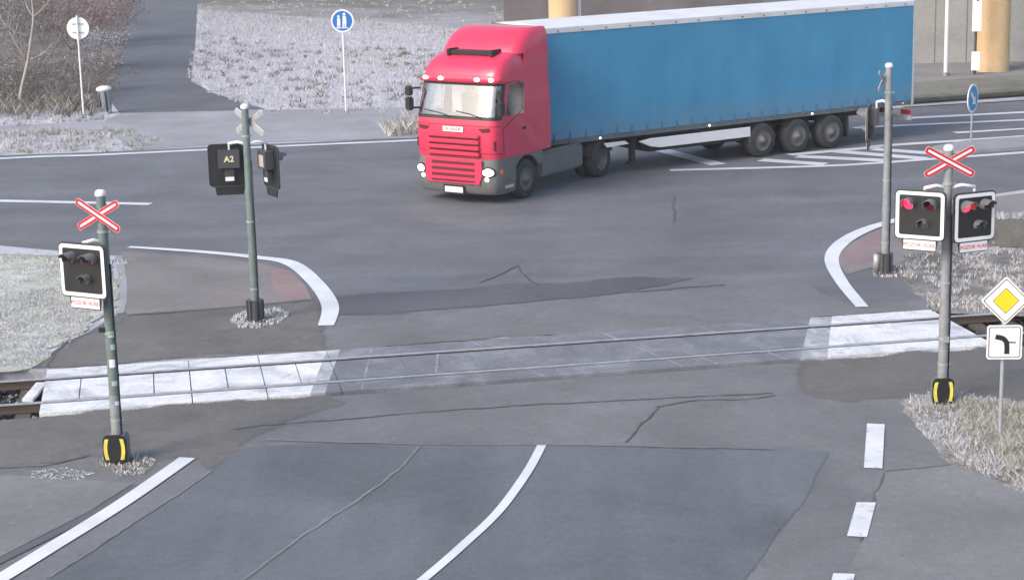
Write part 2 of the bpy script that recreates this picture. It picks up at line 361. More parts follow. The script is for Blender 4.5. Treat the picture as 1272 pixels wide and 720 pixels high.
ribbon('kerb_edge', [(147, 318), (152, 345), (153, 372), (148, 390)], .16, .017, M['walk'])
# far side
far_walk = [(-400, 180), (0, 157), (130, 151), (150, 141), (330, 137), (520, 134), (620, 128), (900, 112), (900, 146), (860, 150.5), (560, 168.5), (510, 172), (330, 177), (165, 186), (140, 167), (0, 166), (-400, 190)]
sheet('sidewalk', far_walk, .012, M['walk'])
sheet('footpath', [(150, 142), (140, 130), (143, 95), (152, 60), (165, 0), (174, -40), (250, -40), (246, 0), (242, 60), (237, 100), (262, 115), (330, 136)], .008, M['pathd'])
sheet('shrub_bed', [(-300, 150), (0, 142), (60, 146), (128, 148), (140, 128), (144, 95), (153, 60), (166, 0), (174, -50), (-300, -50)], .010, M['litter'])
# bank and paving below the bridge
def hump(name, rows, mat):
    n = len(rows[0]); vs = [Vector((p[0], p[1], z)) for row, z in [(r[:-1], r[-1]) for r in rows] for p in row]
    n -= 1
    mb = MB(); mb.add(vs, [(k*n+i, k*n+i+1, (k+1)*n+i+1, (k+1)*n+i) for k in range(len(rows)-1) for i in range(n-1)], 0, True)
    return tag(mb.build(name, mat), kind='structure')
xs = [860, 1000, 1140, 1272, 1500, 1800]
rowpx = lambda dy, z: [G(x, 129-(x-1130)*.07+dy, z) for x in xs]+[z]
hump('earth_bank', [rowpx(0, .004), rowpx(-6, .22), rowpx(-16, .34), rowpx(-27, .36)], M['bank'])
sheet('paving', [G(x, 129-(x-1130)*.07-26.6, .36) for x in xs]+[G(x, 129-(x-1130)*.07-52, .36) for x in xs[::-1]], .36, M['paved'], px=False, drop=.34)

L = M['line']
ribbon('road_marking', [(233, 569.5), (150, 627), (60, 683), (0, 720), (-60, 757), (-300, 890), (-800, 1120)], .25, .020, L)
ribbon('road_marking', [(673, 554), (655, 587), (620, 635), (575, 678), (524, 722), (468, 765), (300, 880), (0, 1050), (-500, 1280)], .135, .020, L)
for q in ([(1077, 527), (1099, 528), (1096, 583), (1073, 582)], [(1064, 625), (1088, 625), (1077, 668), (1052, 667)], [(1035, 713), (1062, 714), (1054, 750), (1026, 750)]):
    sheet('road_marking', q, .020, M['lineworn'])
ribbon('road_marking', [(160, 307.5), (250, 313.5), (320, 320.5), (362, 328), (392, 352), (410, 380), (405, 405)], [.18, .24, .29, .35, .34, .34, .30], .020, L)
ribbon('road_marking', [(1118, 272.5), (1075, 286), (1045, 303), (1033, 323), (1045, 350), (1071, 382)], [.26, .33, .34, .30, .26, .24], .020, L)
LF = M['linefar']
ribbon('road_marking', [(-500, 226), (0, 197.5), (120, 193), (330, 183), (510, 175), (560, 171.5), (700, 163)], .34, .016, LF)
ribbon('road_marking', [(-500, 258), (0, 250), (187, 254)], .34, .016, LF, sm=False)
ribbon('road_marking', [(1125, 147.5), (1272, 140), (1700, 118)], .40, .016, LF)
ribbon('road_marking', [(1060, 159.5), (1106, 157), (1272, 149.5), (1700, 130)], .34, .016, LF)
ribbon('road_marking', [(1186, 165.5), (1272, 160.5), (1350, 156)], [.36, .26, .18], .016, LF)
ribbon('road_marking', [(980, 193), (1080, 184), (1106, 181), (1272, 170), (1700, 141)], .40, .016, LF)
ribbon('road_marking', [(832, 212), (1016, 207), (1097, 202.5), (1272, 190), (1700, 160)], .32, .016, LF)
for a, b in (((811, 184), (893, 205)), ((1034, 188), (1150, 197.5)), ((1085, 185.5), (1160, 191)), ((990, 194.5), (1105, 200)), ((945, 199), (1025, 204.5))):
    ribbon('road_marking', [a, b], .52, .012, LF)
sheet('traffic_island', [(1150, 190), (1160, 185), (1200, 178), (1272, 173), (1700, 145), (1700, 156), (1272, 186), (1200, 191)], .09, M['walk'], drop=.085)
ribbon('kerb_edge', [(1122, 133.5), (1190, 129.5), (1272, 125), (1700, 99)], .25, .03, M['walk'])
# seams and cracks
for pts, wd, m in (([(290, 533), (400, 524), (500, 515.5), (640, 505), (800, 496), (960, 489)], .035, 'seam'), ([(776, 550), (790, 532), (815, 506.5)], .03, 'crack'),
                   ([(815, 506.5), (860, 500), (930, 497), (965, 492)], .03, 'crack'), ([(520, 555), (503, 577), (470, 603), (430, 631), (380, 664), (300, 722), (240, 770), (60, 890)], .05, 'lseam'),
                   ([(330, 547), (520, 552.5), (700, 553), (960, 558)], .05, 'lseam'), 
                   ([(420, 391), (620, 379), (760, 365), (900, 354)], .05, 'seam'), ([(596, 351), (620, 342), (642, 330)], .04, 'crack'), ([(642, 330), (662, 350), (676, 356)], .03, 'crack'), ([(620, 358), (650, 360), (680, 353)], .035, 'crack'),
                   ([(836, 243), (837, 278)], .04, 'dark'), ([(1098, 586), (1140, 583), (1180, 578)], .03, 'seam'), ([(-40, 590), (0, 583), (55, 581), (110, 566)], .03, 'crack'),
                   ([(222, 613), (150, 660), (60, 718)], .06, 'lseam'), ([(262, 585), (222, 613)], .05, 'lseam'), ([(1097, 588), (1085, 630), (1072, 672)], .03, 'seam'), ([(112, 414), (85, 424), (64, 441), (58, 457)], .06, 'crack')):
    ribbon('asphalt_seam', pts, wd, .0155, M[m], jag=.75 if m != 'lseam' else .4, wander=.016 if m != 'lseam' else .006)

# ------------------------------------------------------------------ railway
M['rail'] = paint('rail_steel', (.50, .50, .53), .35, .4, .35, 5)
M['railrust'] = paint('rusty_rail_side', (.07, .048, .038), .8, 0, .3, 8)
M['sleeper'] = paint('dark_sleeper', (.09, .08, .072), .9, 0, .4, 4)
def concrete(name, a, b_, c, scale=1.2):
    m, nt, b = newmat(name); v = coords(nt)
    n1 = noise(nt, scale, 8, .7, v, .8); n2 = noise(nt, 22, 4, .7, v)
    base = ramp(nt, n1, [(.32, a), (.5, b_), (.66, c)]).outputs[0]
    base = mixc(nt, .7, base, ramp(nt, n2, [(.3, (.75, .75, .75)), (.7, (1.2, 1.2, 1.2))]).outputs[0], 'MULTIPLY')
    nt.links.new(base, b.inputs["Base Color"]); b.inputs["Roughness"].default_value = .8; b.inputs["Specular IOR Level"].default_value = .25; bump(nt, b, n2, .3, .01); return m
M['wpanel'] = concrete('frosted_white_panel', (.38, .39, .42), (.66, .67, .71), (.79, .795, .83), 1.1)
M['hpanel'] = concrete('half_worn_panel', (.22, .225, .25), (.38, .39, .43), (.58, .585, .63), 2.2)
M['gpanel'] = concrete('worn_grey_panel', (.150, .155, .176), (.188, .194, .217), (.27, .278, .31), .9)
M['gjoint'] = concrete('pale_joint', (.18, .185, .205), (.26, .265, .29), (.42, .425, .46), 2.5)
rl = MB()
for n0 in (-.752, .752):
    mb = MB()
    prof = [(-.065, -.15), (.065, -.15), (.065, -.135), (.012, -.115), (.012, -.03), (.036, -.02), (.036, .0), (-.036, .0), (-.036, -.02), (-.012, -.03), (-.012, -.115), (-.065, -.135)]
    for k in range(12):
        i, j = k, (k+1) % 12
        mb.add([RW(-300, n0+prof[i][0], prof[i][1]+.03), RW(300, n0+prof[i][0], prof[i][1]+.03), RW(300, n0+prof[j][0], prof[j][1]+.03), RW(-300, n0+prof[j][0], prof[j][1]+.03)], [(0, 1, 2, 3)], 0 if k in (5, 6, 7) else 1)
    tag(mb.build('rail', [M['rail'], M['railrust']]), kind='structure')
sl_ = MB()
for s in [*np.arange(-40, -7.4, .62), *np.arange(9.2, 40, .62)]:
    a = [RW(s, -1.3), RW(s+.24, -1.3), RW(s+.24, 1.3), RW(s, 1.3)]
    sl_.prism([(p.x, p.y) for p in a], -.2, -.13)
tag(sl_.build('sleepers', M['sleeper']), kind='structure')
def clip(poly, S, k, keep_right):
    """part of a slab on one side of the slanting line s = S + k*n where the white paint stops"""
    f = lambda p: (p[0]-S-k*p[1])*(1 if keep_right else -1); out = []
    for i in range(len(poly)):
        p, q = poly[i], poly[(i+1) % len(poly)]; a, c = f(p), f(q)
        if a >= 0: out.append(p)
        if a*c < 0: t = a/(a-c); out.append((p[0]+t*(q[0]-p[0]), p[1]+t*(q[1]-p[1])))
    return out
def slab(poly, mat):
    if len(poly) < 3: return
    A = sum(poly[i][0]*poly[(i+1) % len(poly)][1]-poly[(i+1) % len(poly)][0]*poly[i][1] for i in range(len(poly)))
    if abs(A) < .004: return
    mb = MB(); mb.prism([RW(*p)[:2] for p in poly], -.18, .016); tag(mb.build('crossing_slab', mat), kind='structure')
for n0, n1, st in ((-1.36, -.83, 1.2), (-.615, .615, .6), (.825, 1.40, 1.2)):
    s = -7.36
    while s < 8.7:
        e = min(s+st, 8.75); g = .009 if (s < -3 or s > 5.3) else .002
        q = [(s+g, n0), (e-g, n0), (e-g, n1), (s+g, n1)]
        slab(clip(q, -2.82, .19, False), M['wpanel'])
        slab(clip(clip(q, -2.82, .19, True), -2.58, .19, False), M['hpanel'])
        slab(clip(clip(q, -2.58, .19, True), 5.8, .42, False), M['gpanel'])
        slab(clip(clip(q, 5.8, .42, True), 6.25, .40, False), M['hpanel'])
        slab(clip(q, 6.25, .40, True), M['wpanel'])
        s = e
# pale worn joints over the dark slabs
s = -2.0
while s < 5.4:
    mb = MB()
    sk = -.28 if s > -.5 else .18
    for n0, n1 in ((-1.36, -.83), (-.615, .615), (.825, 1.40)):
        if random.random() < .45: continue
        a = [RW(s-.022+sk*n0, n0), RW(s+.022+sk*n0, n0), RW(s+.016+sk*n1, n1), RW(s-.016+sk*n1, n1)]
        mb.add([p+Vector((0, 0, .0195)) for p in a], [(0, 1, 2, 3)])
    if mb.f: tag(mb.build('slab_joint', M['gjoint']), kind='structure')
    s += random.choice((.6, 1.2, 1.2))
# ballast stones in sight beside the slabs
st_ = MB()
for lo, hi, k in ((-13, -7.4, 900), (8.8, 15, 900)):
    for _ in range(k):
        s, n = random.uniform(lo, hi), random.uniform(-1.5, 1.5)
        if abs(abs(n)-.75) < .08: continue
        p = RW(s, n, -.2+random.uniform(.0, .03)); r = random.uniform(.025, .06)
        vs = [p+Vector((random.uniform(.6, 1.1)*r*a, random.uniform(.6, 1.1)*r*b, random.uniform(.5, 1)*r*c)) for a, b, c in ((1,0,0),(-1,0,0),(0,1,0),(0,-1,0),(0,0,1),(0,0,-1))]
        st_.add(vs, [(0,2,4),(2,1,4),(1,3,4),(3,0,4),(2,0,5),(1,2,5),(3,1,5),(0,3,5)])
M['stone'] = island_mat('ballast_stone', [(0, (.05, .045, .04)), (.6, (.13, .12, .115)), (1, (.32, .31, .32))])
tag(st_.build('ballast_stones', M['stone']), kind='stuff')
# white marker board lying at the left end of the slabs
mb = MB(); a, b = G(34, 499, -.1), G(52, 478, -.02)
d = (b-a).normalized(); q = Vector((-d.y, d.x, 0))*.09
mb.add([a+q, a-q, b-q, b+q, a+q+Vector((0,0,.05)), a-q+Vector((0,0,.05)), b-q+Vector((0,0,.05)), b+q+Vector((0,0,.05))], [(0,1,2,3)[::-1], (4,5,6,7), (0,1,5,4), (1,2,6,5), (2,3,7,6), (3,0,4,7)])
tag(mb.build('end_ramp', M['wpanel']), "white sloping end ramp between the rails at the left end of the slabs", "ramp")

# ------------------------------------------------------------------ grass
def inside(P, poly):
    x, y = P[:, 0], P[:, 1]; c = np.zeros(len(P), bool); n = len(poly)
    for i in range(n):
        x0, y0 = poly[i][:2]; x1, y1 = poly[(i+1) % n][:2]
        k = ((y0 > y) != (y1 > y)) & (x < (x1-x0)*(y-y0)/(y1-y0+1e-12)+x0); c ^= k
    return c
def blades(name, poly, n, h, wd, mat, z=0.0, px=True, clump=0, excl=None, zf=None, dens=None):
    P = [G(*p) if px else Vector(p) for p in poly]; xs_ = [p.x for p in P]; ys_ = [p.y for p in P]
    S = np.column_stack([rng.uniform(min(xs_), max(xs_), n*3), rng.uniform(min(ys_), max(ys_), n*3)])
    if clump: 
        C = S[rng.integers(0, len(S), max(4, n//clump))]; S = C[rng.integers(0, len(C), n*3)]+rng.normal(0, .09, (n*3, 2))
    S = S[inside(S, P)]
    for e in (excl or []): S = S[~inside(S, e)]
    S = S[:n]; k = len(S); hh = rng.uniform(h[0], h[1], k); a = rng.uniform(0, 2*np.pi, k); le = rng.uniform(.2, 1.1, k)*hh; la = rng.uniform(0, 2*np.pi, k)
    ww = wd*rng.uniform(.6, 1.4, k)
    V = np.zeros((k, 4, 3)); dx, dy = np.cos(a)*ww/2, np.sin(a)*ww/2
    V[:, 0, 0] = S[:, 0]-dx; V[:, 0, 1] = S[:, 1]-dy; V[:, 1, 0] = S[:, 0]+dx; V[:, 1, 1] = S[:, 1]+dy
    V[:, 2, 0] = S[:, 0]+np.cos(la)*le*.55+dx*.7; V[:, 2, 1] = S[:, 1]+np.sin(la)*le*.55+dy*.7; V[:, 2, 2] = hh*.62
    V[:, 3, 0] = S[:, 0]+np.cos(la)*le; V[:, 3, 1] = S[:, 1]+np.sin(la)*le; V[:, 3, 2] = hh
    V[:, :, 2] += z
    me = bpy.data.meshes.new(name); b = np.arange(k)*4
    me.from_pydata(V.reshape(-1, 3).tolist(), [], np.concatenate([np.column_stack([b, b+1, b+2]), np.column_stack([b, b+2, b+3])]).tolist())
    me.materials.append(mat); o = bpy.data.objects.new(name, me); COL.objects.link(o); return tag(o, kind='stuff')
M['blade'] = island_mat('frosted_blade', [(0, (.34, .335, .33)), (.3, (.475, .47, .50)), (.7, (.56, .555, .61)), (1, (.63, .63, .69))])
M['hay'] = island_mat('green_straw', [(0, (.15, .145, .10)), (.3, (.28, .27, .20)), (.6, (.42, .41, .35)), (.85, (.55, .545, .52)), (1, (.66, .65, .66))])
M['bladeg'] = island_mat('frosted_green_blade', [(0, (.17, .185, .12)), (.2, (.30, .315, .24)), (.45, (.50, .51, .48)), (.75, (.63, .63, .64)), (1, (.72, .72, .75))])
M['tuft'] = island_mat('dead_tuft', [(0, (.07, .06, .045)), (.4, (.16, .14, .11)), (.7, (.30, .28, .25)), (1, (.52, .51, .53))])
M['straw'] = island_mat('frosted_straw', [(0, (.15, .13, .10)), (.25, (.30, .27, .22)), (.5, (.46, .44, .41)), (.75, (.60, .585, .59)), (1, (.70, .695, .71))])
lawn = [(-260, 322), (0, 315), (75, 317), (143, 322), (148, 350), (144, 384), (108, 410), (60, 439), (38, 458), (0, 462), (-260, 478)]
sheet('grass_verge', ragged(lawn), .022, M['verge'], px=False, drop=.017)
blades('grass', ragged(lawn, .2), 15000, (.015, .05), .014, M['bladeg'], .02, px=False, clump=16); blades('grass', ragged(lawn, .2), 9000, (.01, .05), .016, M['blade'], .02, px=False, clump=30)
blades('grass', ragged([(-80, 372), (60, 360), (138, 366), (142, 384), (108, 408), (60, 437), (38, 457), (0, 461), (-80, 470)], .2), 16000, (.01, .05), .014, M['blade'], .02, px=False, clump=26)
gr_r = [(1114, 331), (1137, 317), (1236, 311), (1430, 316), (1440, 388), (1300, 391), (1235, 391), (1176, 389), (1152, 371), (1120, 348)]
sheet('grass_verge', ragged(gr_r), .022, M['soil'], px=False, drop=.017)
blades('grass', ragged(gr_r, .25), 8000, (.02, .09), .016, M['blade'], .02, px=False, clump=26); blades('grass', ragged(gr_r, .2), 4000, (.02, .12), .014, M['straw'], .02, px=False, clump=30)
gr_f = [(1116, 500), (1140, 492), (1180, 489), (1215, 498), (1272, 503), (1430, 512), (1470, 690), (1330, 640), (1272, 612), (1230, 592), (1190, 578), (1160, 548), (1130, 525)]
sheet('grass_verge', ragged(gr_f, .07), .022, M['soil'], px=False, drop=.017)
blades('grass', ragged(gr_f, .14), 15000, (.02, .08), .011, M['blade'], .02, px=False, clump=26); blades('grass', ragged(gr_f, .1), 6000, (.03, .12), .009, M['straw'], .02, px=False, clump=18)
blades('grass', [(1192, 500), (1272, 505), (1430, 518), (1430, 596), (1272, 586), (1205, 560)], 9000, (.05, .17), .008, M['hay'], .02, clump=24)
fp = [G(*p) for p in [(150, 142), (140, 130), (143, 95), (152, 60), (165, 0), (174, -40), (250, -40), (246, 0), (242, 60), (237, 100), (262, 115), (330, 136)]]
blades('grass', [(243, 12), (245, 60), (240, 100), (267, 113), (332, 134), (420, 137), (520, 132), (640, 126), (800, 116), (880, 108), (860, 84), (720, 62), (640, 48), (560, 36), (480, 29), (400, 24), (320, 18)], 60000, (.04, .14), .026, M['blade'], 0, excl=[fp])
blades('grass', ragged([(0, 166), (140, 166), (164, 187), (0, 193), (-100, 197), (-100, 168)], .35, .6), 9000, (.03, .16), .022, M['blade'], 0, px=False, clump=30)
blades('grass', ragged([(0, 164), (150, 164), (175, 186), (0, 192), (-100, 196), (-100, 166)], .5, .6), 2600, (.04, .22), .02, M['hay'], 0, px=False, clump=22)
blades('grass', ragged([(-60, 132), (0, 130), (60, 135), (125, 140), (140, 148), (100, 152), (0, 156), (-60, 160)], .3, .5), 6500, (.04, .26), .02, M['blade'], 0, px=False, clump=24)
blades('grass', ragged([(-60, 118), (0, 116), (60, 122), (122, 132), (128, 143), (60, 147), (0, 150), (-60, 154)], .3, .5), 4500, (.12, .6), .016, M['tuft'], 0, px=False, clump=14)
blades('grass', [(243, 40), (240, 100), (267, 112), (332, 133), (420, 136), (520, 131), (640, 124), (700, 80), (520, 60), (360, 56)], 5000, (.05, .24), .03, M['tuft'], 0, clump=9)
blades('grass', [(236, 60), (233, 98), (260, 117), (330, 139), (420, 143), (520, 137), (520, 130), (420, 134), (335, 130), (268, 108), (243, 98), (247, 60)], 7000, (.03, .16), .026, M['blade'], 0, clump=14)
blades('grass', [(243, -5), (243, 20), (330, 24), (420, 34), (520, 40), (600, 50), (640, 46), (640, 10), (520, -5)], 5000, (.03, .14), .04, M['straw'], 0, clump=9)
blades('grass', [(476, 160), (515, 150), (530, 166), (505, 170), (480, 170)], 900, (.1, .5), .022, M['straw'], 0)
# frost heaps and grit at the feet of the signals
blades('grass', [(285, 398), (300, 388), (345, 383), (360, 392), (345, 402), (320, 409), (295, 408)], 1600, (.01, .06), .03, M['blade'], .012)
blades('grass', [(118, 572), (165, 566), (195, 572), (180, 590), (150, 592)], 700, (.01, .05), .02, M['straw'], .012)
blades('grass', [(1084, 334), (1118, 330), (1135, 345), (1085, 345)], 500, (.01, .06), .03, M['straw'], .012)
blades('grass', [(40, 586), (80, 582), (118, 588), (100, 597), (38, 595)], 600, (.004, .015), .03, M['blade'], .016)

# ------------------------------------------------------------------ shrubs and sapling
M['twig'] = island_mat('bare_twig', [(0, (.12, .098, .09)), (.5, (.25, .215, .20)), (1, (.50, .47, .46))])
M['twigp'] = paint('pale_bark', (.40, .36, .33), .9, 0, .3, 3)
M['dryleaf'] = island_mat('dry_red_leaf', [(0, (.13, .065, .06)), (.35, (.26, .14, .13)), (.65, (.38, .26, .26)), (1, (.55, .46, .48))])
M['dullleaf'] = island_mat('dull_leaf', [(0, (.075, .063, .05)), (.4, (.15, .125, .105)), (.7, (.25, .215, .20)), (1, (.46, .43, .44))])
def branch(mb, p, d, ln, r, lvl, tips):
    pts = [p]; q = p.copy(); dd = d.copy()
    for i in range(4):
        dd = (dd+Vector((random.gauss(0, .13), random.gauss(0, .13), random.gauss(.04, .1)))).normalized(); q = q+dd*ln/4; pts.append(q.copy())
        if lvl > 0 and i > 0:
            for _ in range(2 if lvl > 1 else 3):
                a = Vector((random.gauss(0, 1), random.gauss(0, 1), random.gauss(.2, .6))).normalized()
                branch(mb, q, (dd+a*.9).normalized(), ln*random.uniform(.4, .65), r*.5, lvl-1, tips)
    mb.tube(pts, [r*(1-.17*i) for i in range(5)], 4 if r > .012 else 3); tips.append(pts[-1]); tips.append(pts[2])
def shrub(base, h, spread, nst, label, leaf, lmat, tm='twig', r=.022):
    root = empty('bare_shrub', base); tag(root, label, 'shrub', 'shrubs beside the footpath')
    mb = MB(); tips = []
    for i in range(nst):
        a = random.uniform(0, 2*math.pi); o = Vector((math.cos(a), math.sin(a), 0))*random.uniform(0, spread*.35)
        d = (Vector((math.cos(a), math.sin(a), 0))*random.uniform(.1, .6)*spread/h*1.6+Vector((0, 0, 1))).normalized()
        branch(mb, o, d, h*random.uniform(.55, .95), r, 2, tips)
    mb.build('stem', M[tm], root)
    lf = MB()
    for _ in range(leaf):
        p = random.choice(tips)+Vector((random.gauss(0, .14), random.gauss(0, .14), random.gauss(0, .14))); s = random.uniform(.018, .05)
        if p.z < .03: p.z = random.uniform(.03, .4)
        a = Vector((random.gauss(0, 1), random.gauss(0, 1), random.gauss(0, .6))).normalized(); b = a.orthogonal().normalized()
        lf.add([p-a*s, p+b*s*.7, p+a*s, p-b*s*.7], [(0, 1, 2, 3)])
    lf.build('foliage', M[lmat], root); return root
shrub(G(40, 92), 4.2, 3.0, 19, "tall brown leafy shrub between the bare sapling and the round white sign, behind both", 4200, 'dullleaf')
shrub(G(-25, 100), 4.4, 3.2, 18, "tall brown shrub cut off by the left photo edge, left of the bare sapling", 3600, 'dullleaf')
shrub(G(92, 62), 3.2, 3.0, 16, "reddish brown shrub at the top between sign and footpath, farther than the others", 4200, 'dryleaf')
shrub(G(128, 52), 2.4, 2.6, 14, "red-leaved shrub right against the edge of the dark footpath", 4200, 'dryleaf')
shrub(G(30, 40), 4.5, 3.6, 16, "purplish brown shrub at the very top left behind the tall dark shrub", 3800, 'dryleaf')
shrub(G(136, 84), 1.3, 1.6, 9, "small pale frosted shrub beside the footpath above the litter bin", 1600, 'blade', 'twigp', .012)
shrub(G(12, 126), 1.7, 2.4, 24, "low tangled shrub at the foot of the bare sapling by the left edge", 900, 'dullleaf', 'twig', .014)
shrub(G(66, 126), 1.5, 2.2, 24, "low tangled shrub between the bare sapling and the round sign's post", 900, 'dullleaf', 'twig', .014)
shrub(G(108, 116), 1.4, 2.0, 22, "low tangled shrub between the round sign's post and the litter bin", 900, 'dullleaf', 'twig', .014)
sb = G(24, 134); sap = empty('bare_sapling', sb); tag(sap, "pale leafless sapling with a forked trunk at the left in front of the shrubs", "tree")
mb = MB(); tips = []
k = 70/2360
tp = [Vector((0, 0, 0)), Vector((.15, 0, .75)), Vector((.42, .1, 1.7)), Vector((.62, .1, 2.6)), Vector((.72, .2, 3.3)), Vector((.70, .2, 4.1)), Vector((.6, .2, 5.2))]
mb.tube(smooth(tp, 4), list(np.linspace(.075, .02, 25)), 8); mb.build('trunk', M['twigp'], sap)
mb = MB()
for p, d, ln in ((tp[4], (1, .1, .75), 1.9), (tp[2], (-.6, 0, .75), 1.3), (tp[3], (-.75, 0, .35), 1.1), (tp[5], (.6, 0, .8), 1.3), (tp[4], (-.6, .2, .7), 1.1), (tp[2], (.7, .1, .3), .9), (tp[5], (-.8, 0, .5), 1.2)):
    branch(mb, p, Vector(d).normalized(), ln, .032, 1, tips)
mb.build('crown', M['twigp'], sap)

# thin winter mist over the whole junction
hm = bpy.data.materials.new('winter_mist'); hm.use_nodes = True; hn = hm.node_tree; hn.nodes.clear()
ho = hn.nodes.new("ShaderNodeOutputMaterial"); hv = hn.nodes.new("ShaderNodeVolumePrincipled"); hv.inputs["Color"].default_value = (.86, .90, .97, 1); hv.inputs["Density"].default_value = .0007; hv.inputs["Anisotropy"].default_value = .2
hn.links.new(hv.outputs[0], ho.inputs["Volume"])
mb = MB(); mb.box((-640, -240, -1.3), (640, 940, 11)); tag(mb.build('haze', hm), kind='stuff')

# ------------------------------------------------------------------ bridge columns, walls, poles behind
M['cream'] = concrete('cream_render', (.58, .40, .22), (.66, .47, .27), (.70, .52, .32), .5)
M['wallg'] = concrete('abutment_concrete', (.28, .277, .272), (.325, .322, .316), (.37, .366, .36), .35)
M['wallp'] = concrete('shade_toned_wall', (.12, .105, .108), (.15, .132, .138), (.18, .162, .166), .3)  # shade below the bridge deck put into the wall's dark colour
M['white'] = paint('white_metal', (.72, .73, .75), .45, 0, .1)
M['whitep'] = paint('white_pole', (.78, .78, .80), .5, 0, .05)
M['galv'] = paint('galvanised_steel', (.38, .40, .42), .5, .25, .2, 6)
M['pole'] = paint('grey_pole_paint', (.30, .31, .33), .55, .1, .35, 5)
M['poleg'] = paint('green_grey_pole_paint', (.17, .22, .215), .55, .1, .35, 5)
M['black'] = paint('black_plastic', (.016, .017, .019), .45, 0, .1)
M['dgrey'] = paint('dark_grey_paint', (.06, .065, .07), .5, 0, .3, 5)
M['mgrey'] = paint('grey_housing', (.16, .17, .18), .5, 0, .2, 5)
M['red'] = paint('sign_red', (.62, .03, .06), .45, 0, .05)
M['blue'] = paint('sign_blue', (.02, .16, .50), .4, 0, .05)
M['yellow'] = paint('sign_yellow', (.86, .62, .02), .4, 0, .04)
M['hazy'] = paint('hazard_yellow', (.78, .66, .10), .5, 0, .25, 9)
M['lens'] = paint('dark_lens', (.16, .012, .02), .15, 0, 0)
M['lensw'] = paint('clear_lens', (.06, .075, .085), .12, 0, 0)
M['lit'] = emit('lit_red_lamp', (1.0, .016, .055), 2.0)
M['glow'] = emit('headlamp_light', (1.0, .96, .88), 2.0)
M['plate'] = paint('plate_white', (.80, .80, .82), .45, 0, .05)
def column(px, py, r, h, label):
    b = G(px, py, .36 if px > 1000 else 0); b.y += r
    c = empty('bridge_column', b); tag(c, label, 'column', 'bridge columns behind the truck')
    mb = MB(); mb.cyl((0, 0, 0), (0, 0, h), r, n=48); mb.build('shaft', M['cream'], c)
    mb = MB(); mb.cyl((0, 0, 0), (0, 0, .42), r+.05, n=48); mb.build('foot_ring', M['mgrey'], c) if False else None
    return c
column(1237, 90, .645, 9, "cream round bridge column standing right of the trailer behind the keep-right sign")
column(700, 64, .64, 9, "cream round bridge column showing just above the truck cab's rear")
y_w = 75.2
ab = MB(); ab.box((13.2, y_w, -.1), (60, y_w+1.2, 8.5)); 
o = ab.build('abutment_wall', M['wallg']); tag(o, "plain grey concrete wall behind the right cream column", "wall")
for x in np.arange(14.4, 40, 1.25): mb = MB(); mb.box((x-.02, y_w-.006, .3), (x+.02, y_w+.02, 8.4)); mb.build('joint', M['mgrey'], o)
for z in (2.9, 5.6): mb = MB(); mb.box((13.3, y_w-.008, z-.015), (59, y_w+.02, z+.015)); mb.build('joint', M['mgrey'], o)
mb = MB(); mb.box((-.1, 97, -.1), (13, 98, 7)); o = mb.build('embankment_wall', M['wallp']); tag(o, "dark purplish wall behind the left cream column above the trailer roof", "wall")
for px, py, h, lab in ((1174.5, 94, 7.5, "thin white pole in front of the grey wall just right of the trailer"), (720.5, 60, 7.0, "thin white pole right of the left bridge column above the truck")):
    b = G(px, py, .36 if px > 1000 else 0); p = empty('white_pole', b); tag(p, lab, 'pole')
    mb = MB(); mb.cyl((0, 0, 0), (0, 0, h), .075, .06, n=12); mb.build('shaft', M['whitep'], p)
    mb = MB(); mb.cyl((0, 0, 0), (0, 0, .12), .17, .12, n=12); mb.build('foot', M['mgrey'], p)
b = G(1211.5, 93, .36); nb = empty('notice_post', b); tag(nb, "white post with white boards leaning on the left of the right bridge column", "post")
mb = MB(); mb.cyl((0, .12, 0), (0, .12, 4.2), .05, n=10); mb.build('post', M['dgrey'], nb)
mb = MB(); mb.box((-.16, -.05, .16), (.16, .05, .86)); mb.build('lower_board', M['plate'], nb, bevel=.015)
mb = MB(); mb.box((-.17, -.05, 1.6), (.17, .05, 4.2)); mb.build('upper_board', M['plate'], nb, bevel=.015)
mb = MB(); mb.box((-.035, -.062, 2.72), (.035, -.052, 2.95)); mb.build('mark', M['dgrey'], nb)
# low concrete parapet at right, frosted on top
M['par'] = concrete('parapet_concrete', (.12, .12, .112), (.165, .165, .157), (.21, .21, .20), 1.2)
a, b = G(1240, 308), G(1420, 306)
mb = MB(); mb.prism([(a.x, a.y), (b.x, b.y), (b.x, b.y+.4), (a.x, a.y+.4)], 0, .62)
pw = mb.build('parapet_wall', M['par'], bevel=.02); tag(pw, "low grey concrete parapet with frost on top at the right photo edge", "wall")
blades('grass', [a+Vector((0, .05, 0)), b+Vector((0, .05, 0)), b+Vector((0, .38, 0)), a+Vector((0, .38, 0))], 1500, (.02, .14), .03, M['blade'], .62, px=False)
blades('grass', [a+Vector((-1.4, .45, 0)), b+Vector((0, .45, 0)), b+Vector((0, 1.6, 0)), a+Vector((-1.0, 1.6, 0))], 2600, (.08, .55), .018, M['blade'], .0, px=False, clump=20)

# ------------------------------------------------------------------ road signs
def post_sign(name, px, py, label, cat, h, r=.032, mat='whitep', group=None):
    b = G(px, py); s = empty(name, b); tag(s, label, cat, group)
    mb = MB(); mb.cyl((0, 0, 0), (0, 0, h), r, n=12); mb.build('post', M[mat], s); return s, b
# round white sign seen from behind
s, b = post_sign('round_sign', 104, 145, "round white sign seen from behind on a thin white post by the shrubs", "road sign", 3.55)
zc = zat(b, 35.5)
mb = MB(); mb.prism(disc_pts(.39), -.012, .012, M=TR(0, .07, zc) @ FACE); d = mb.build('disc', M['plate'], s)
mb = MB()
for dz in (.15, -.15): mb = MB(); mb.box((-.2, .033, zc+dz-.02), (.2, .057, zc+dz+.02)); mb.build('bracket', M['galv'], s)
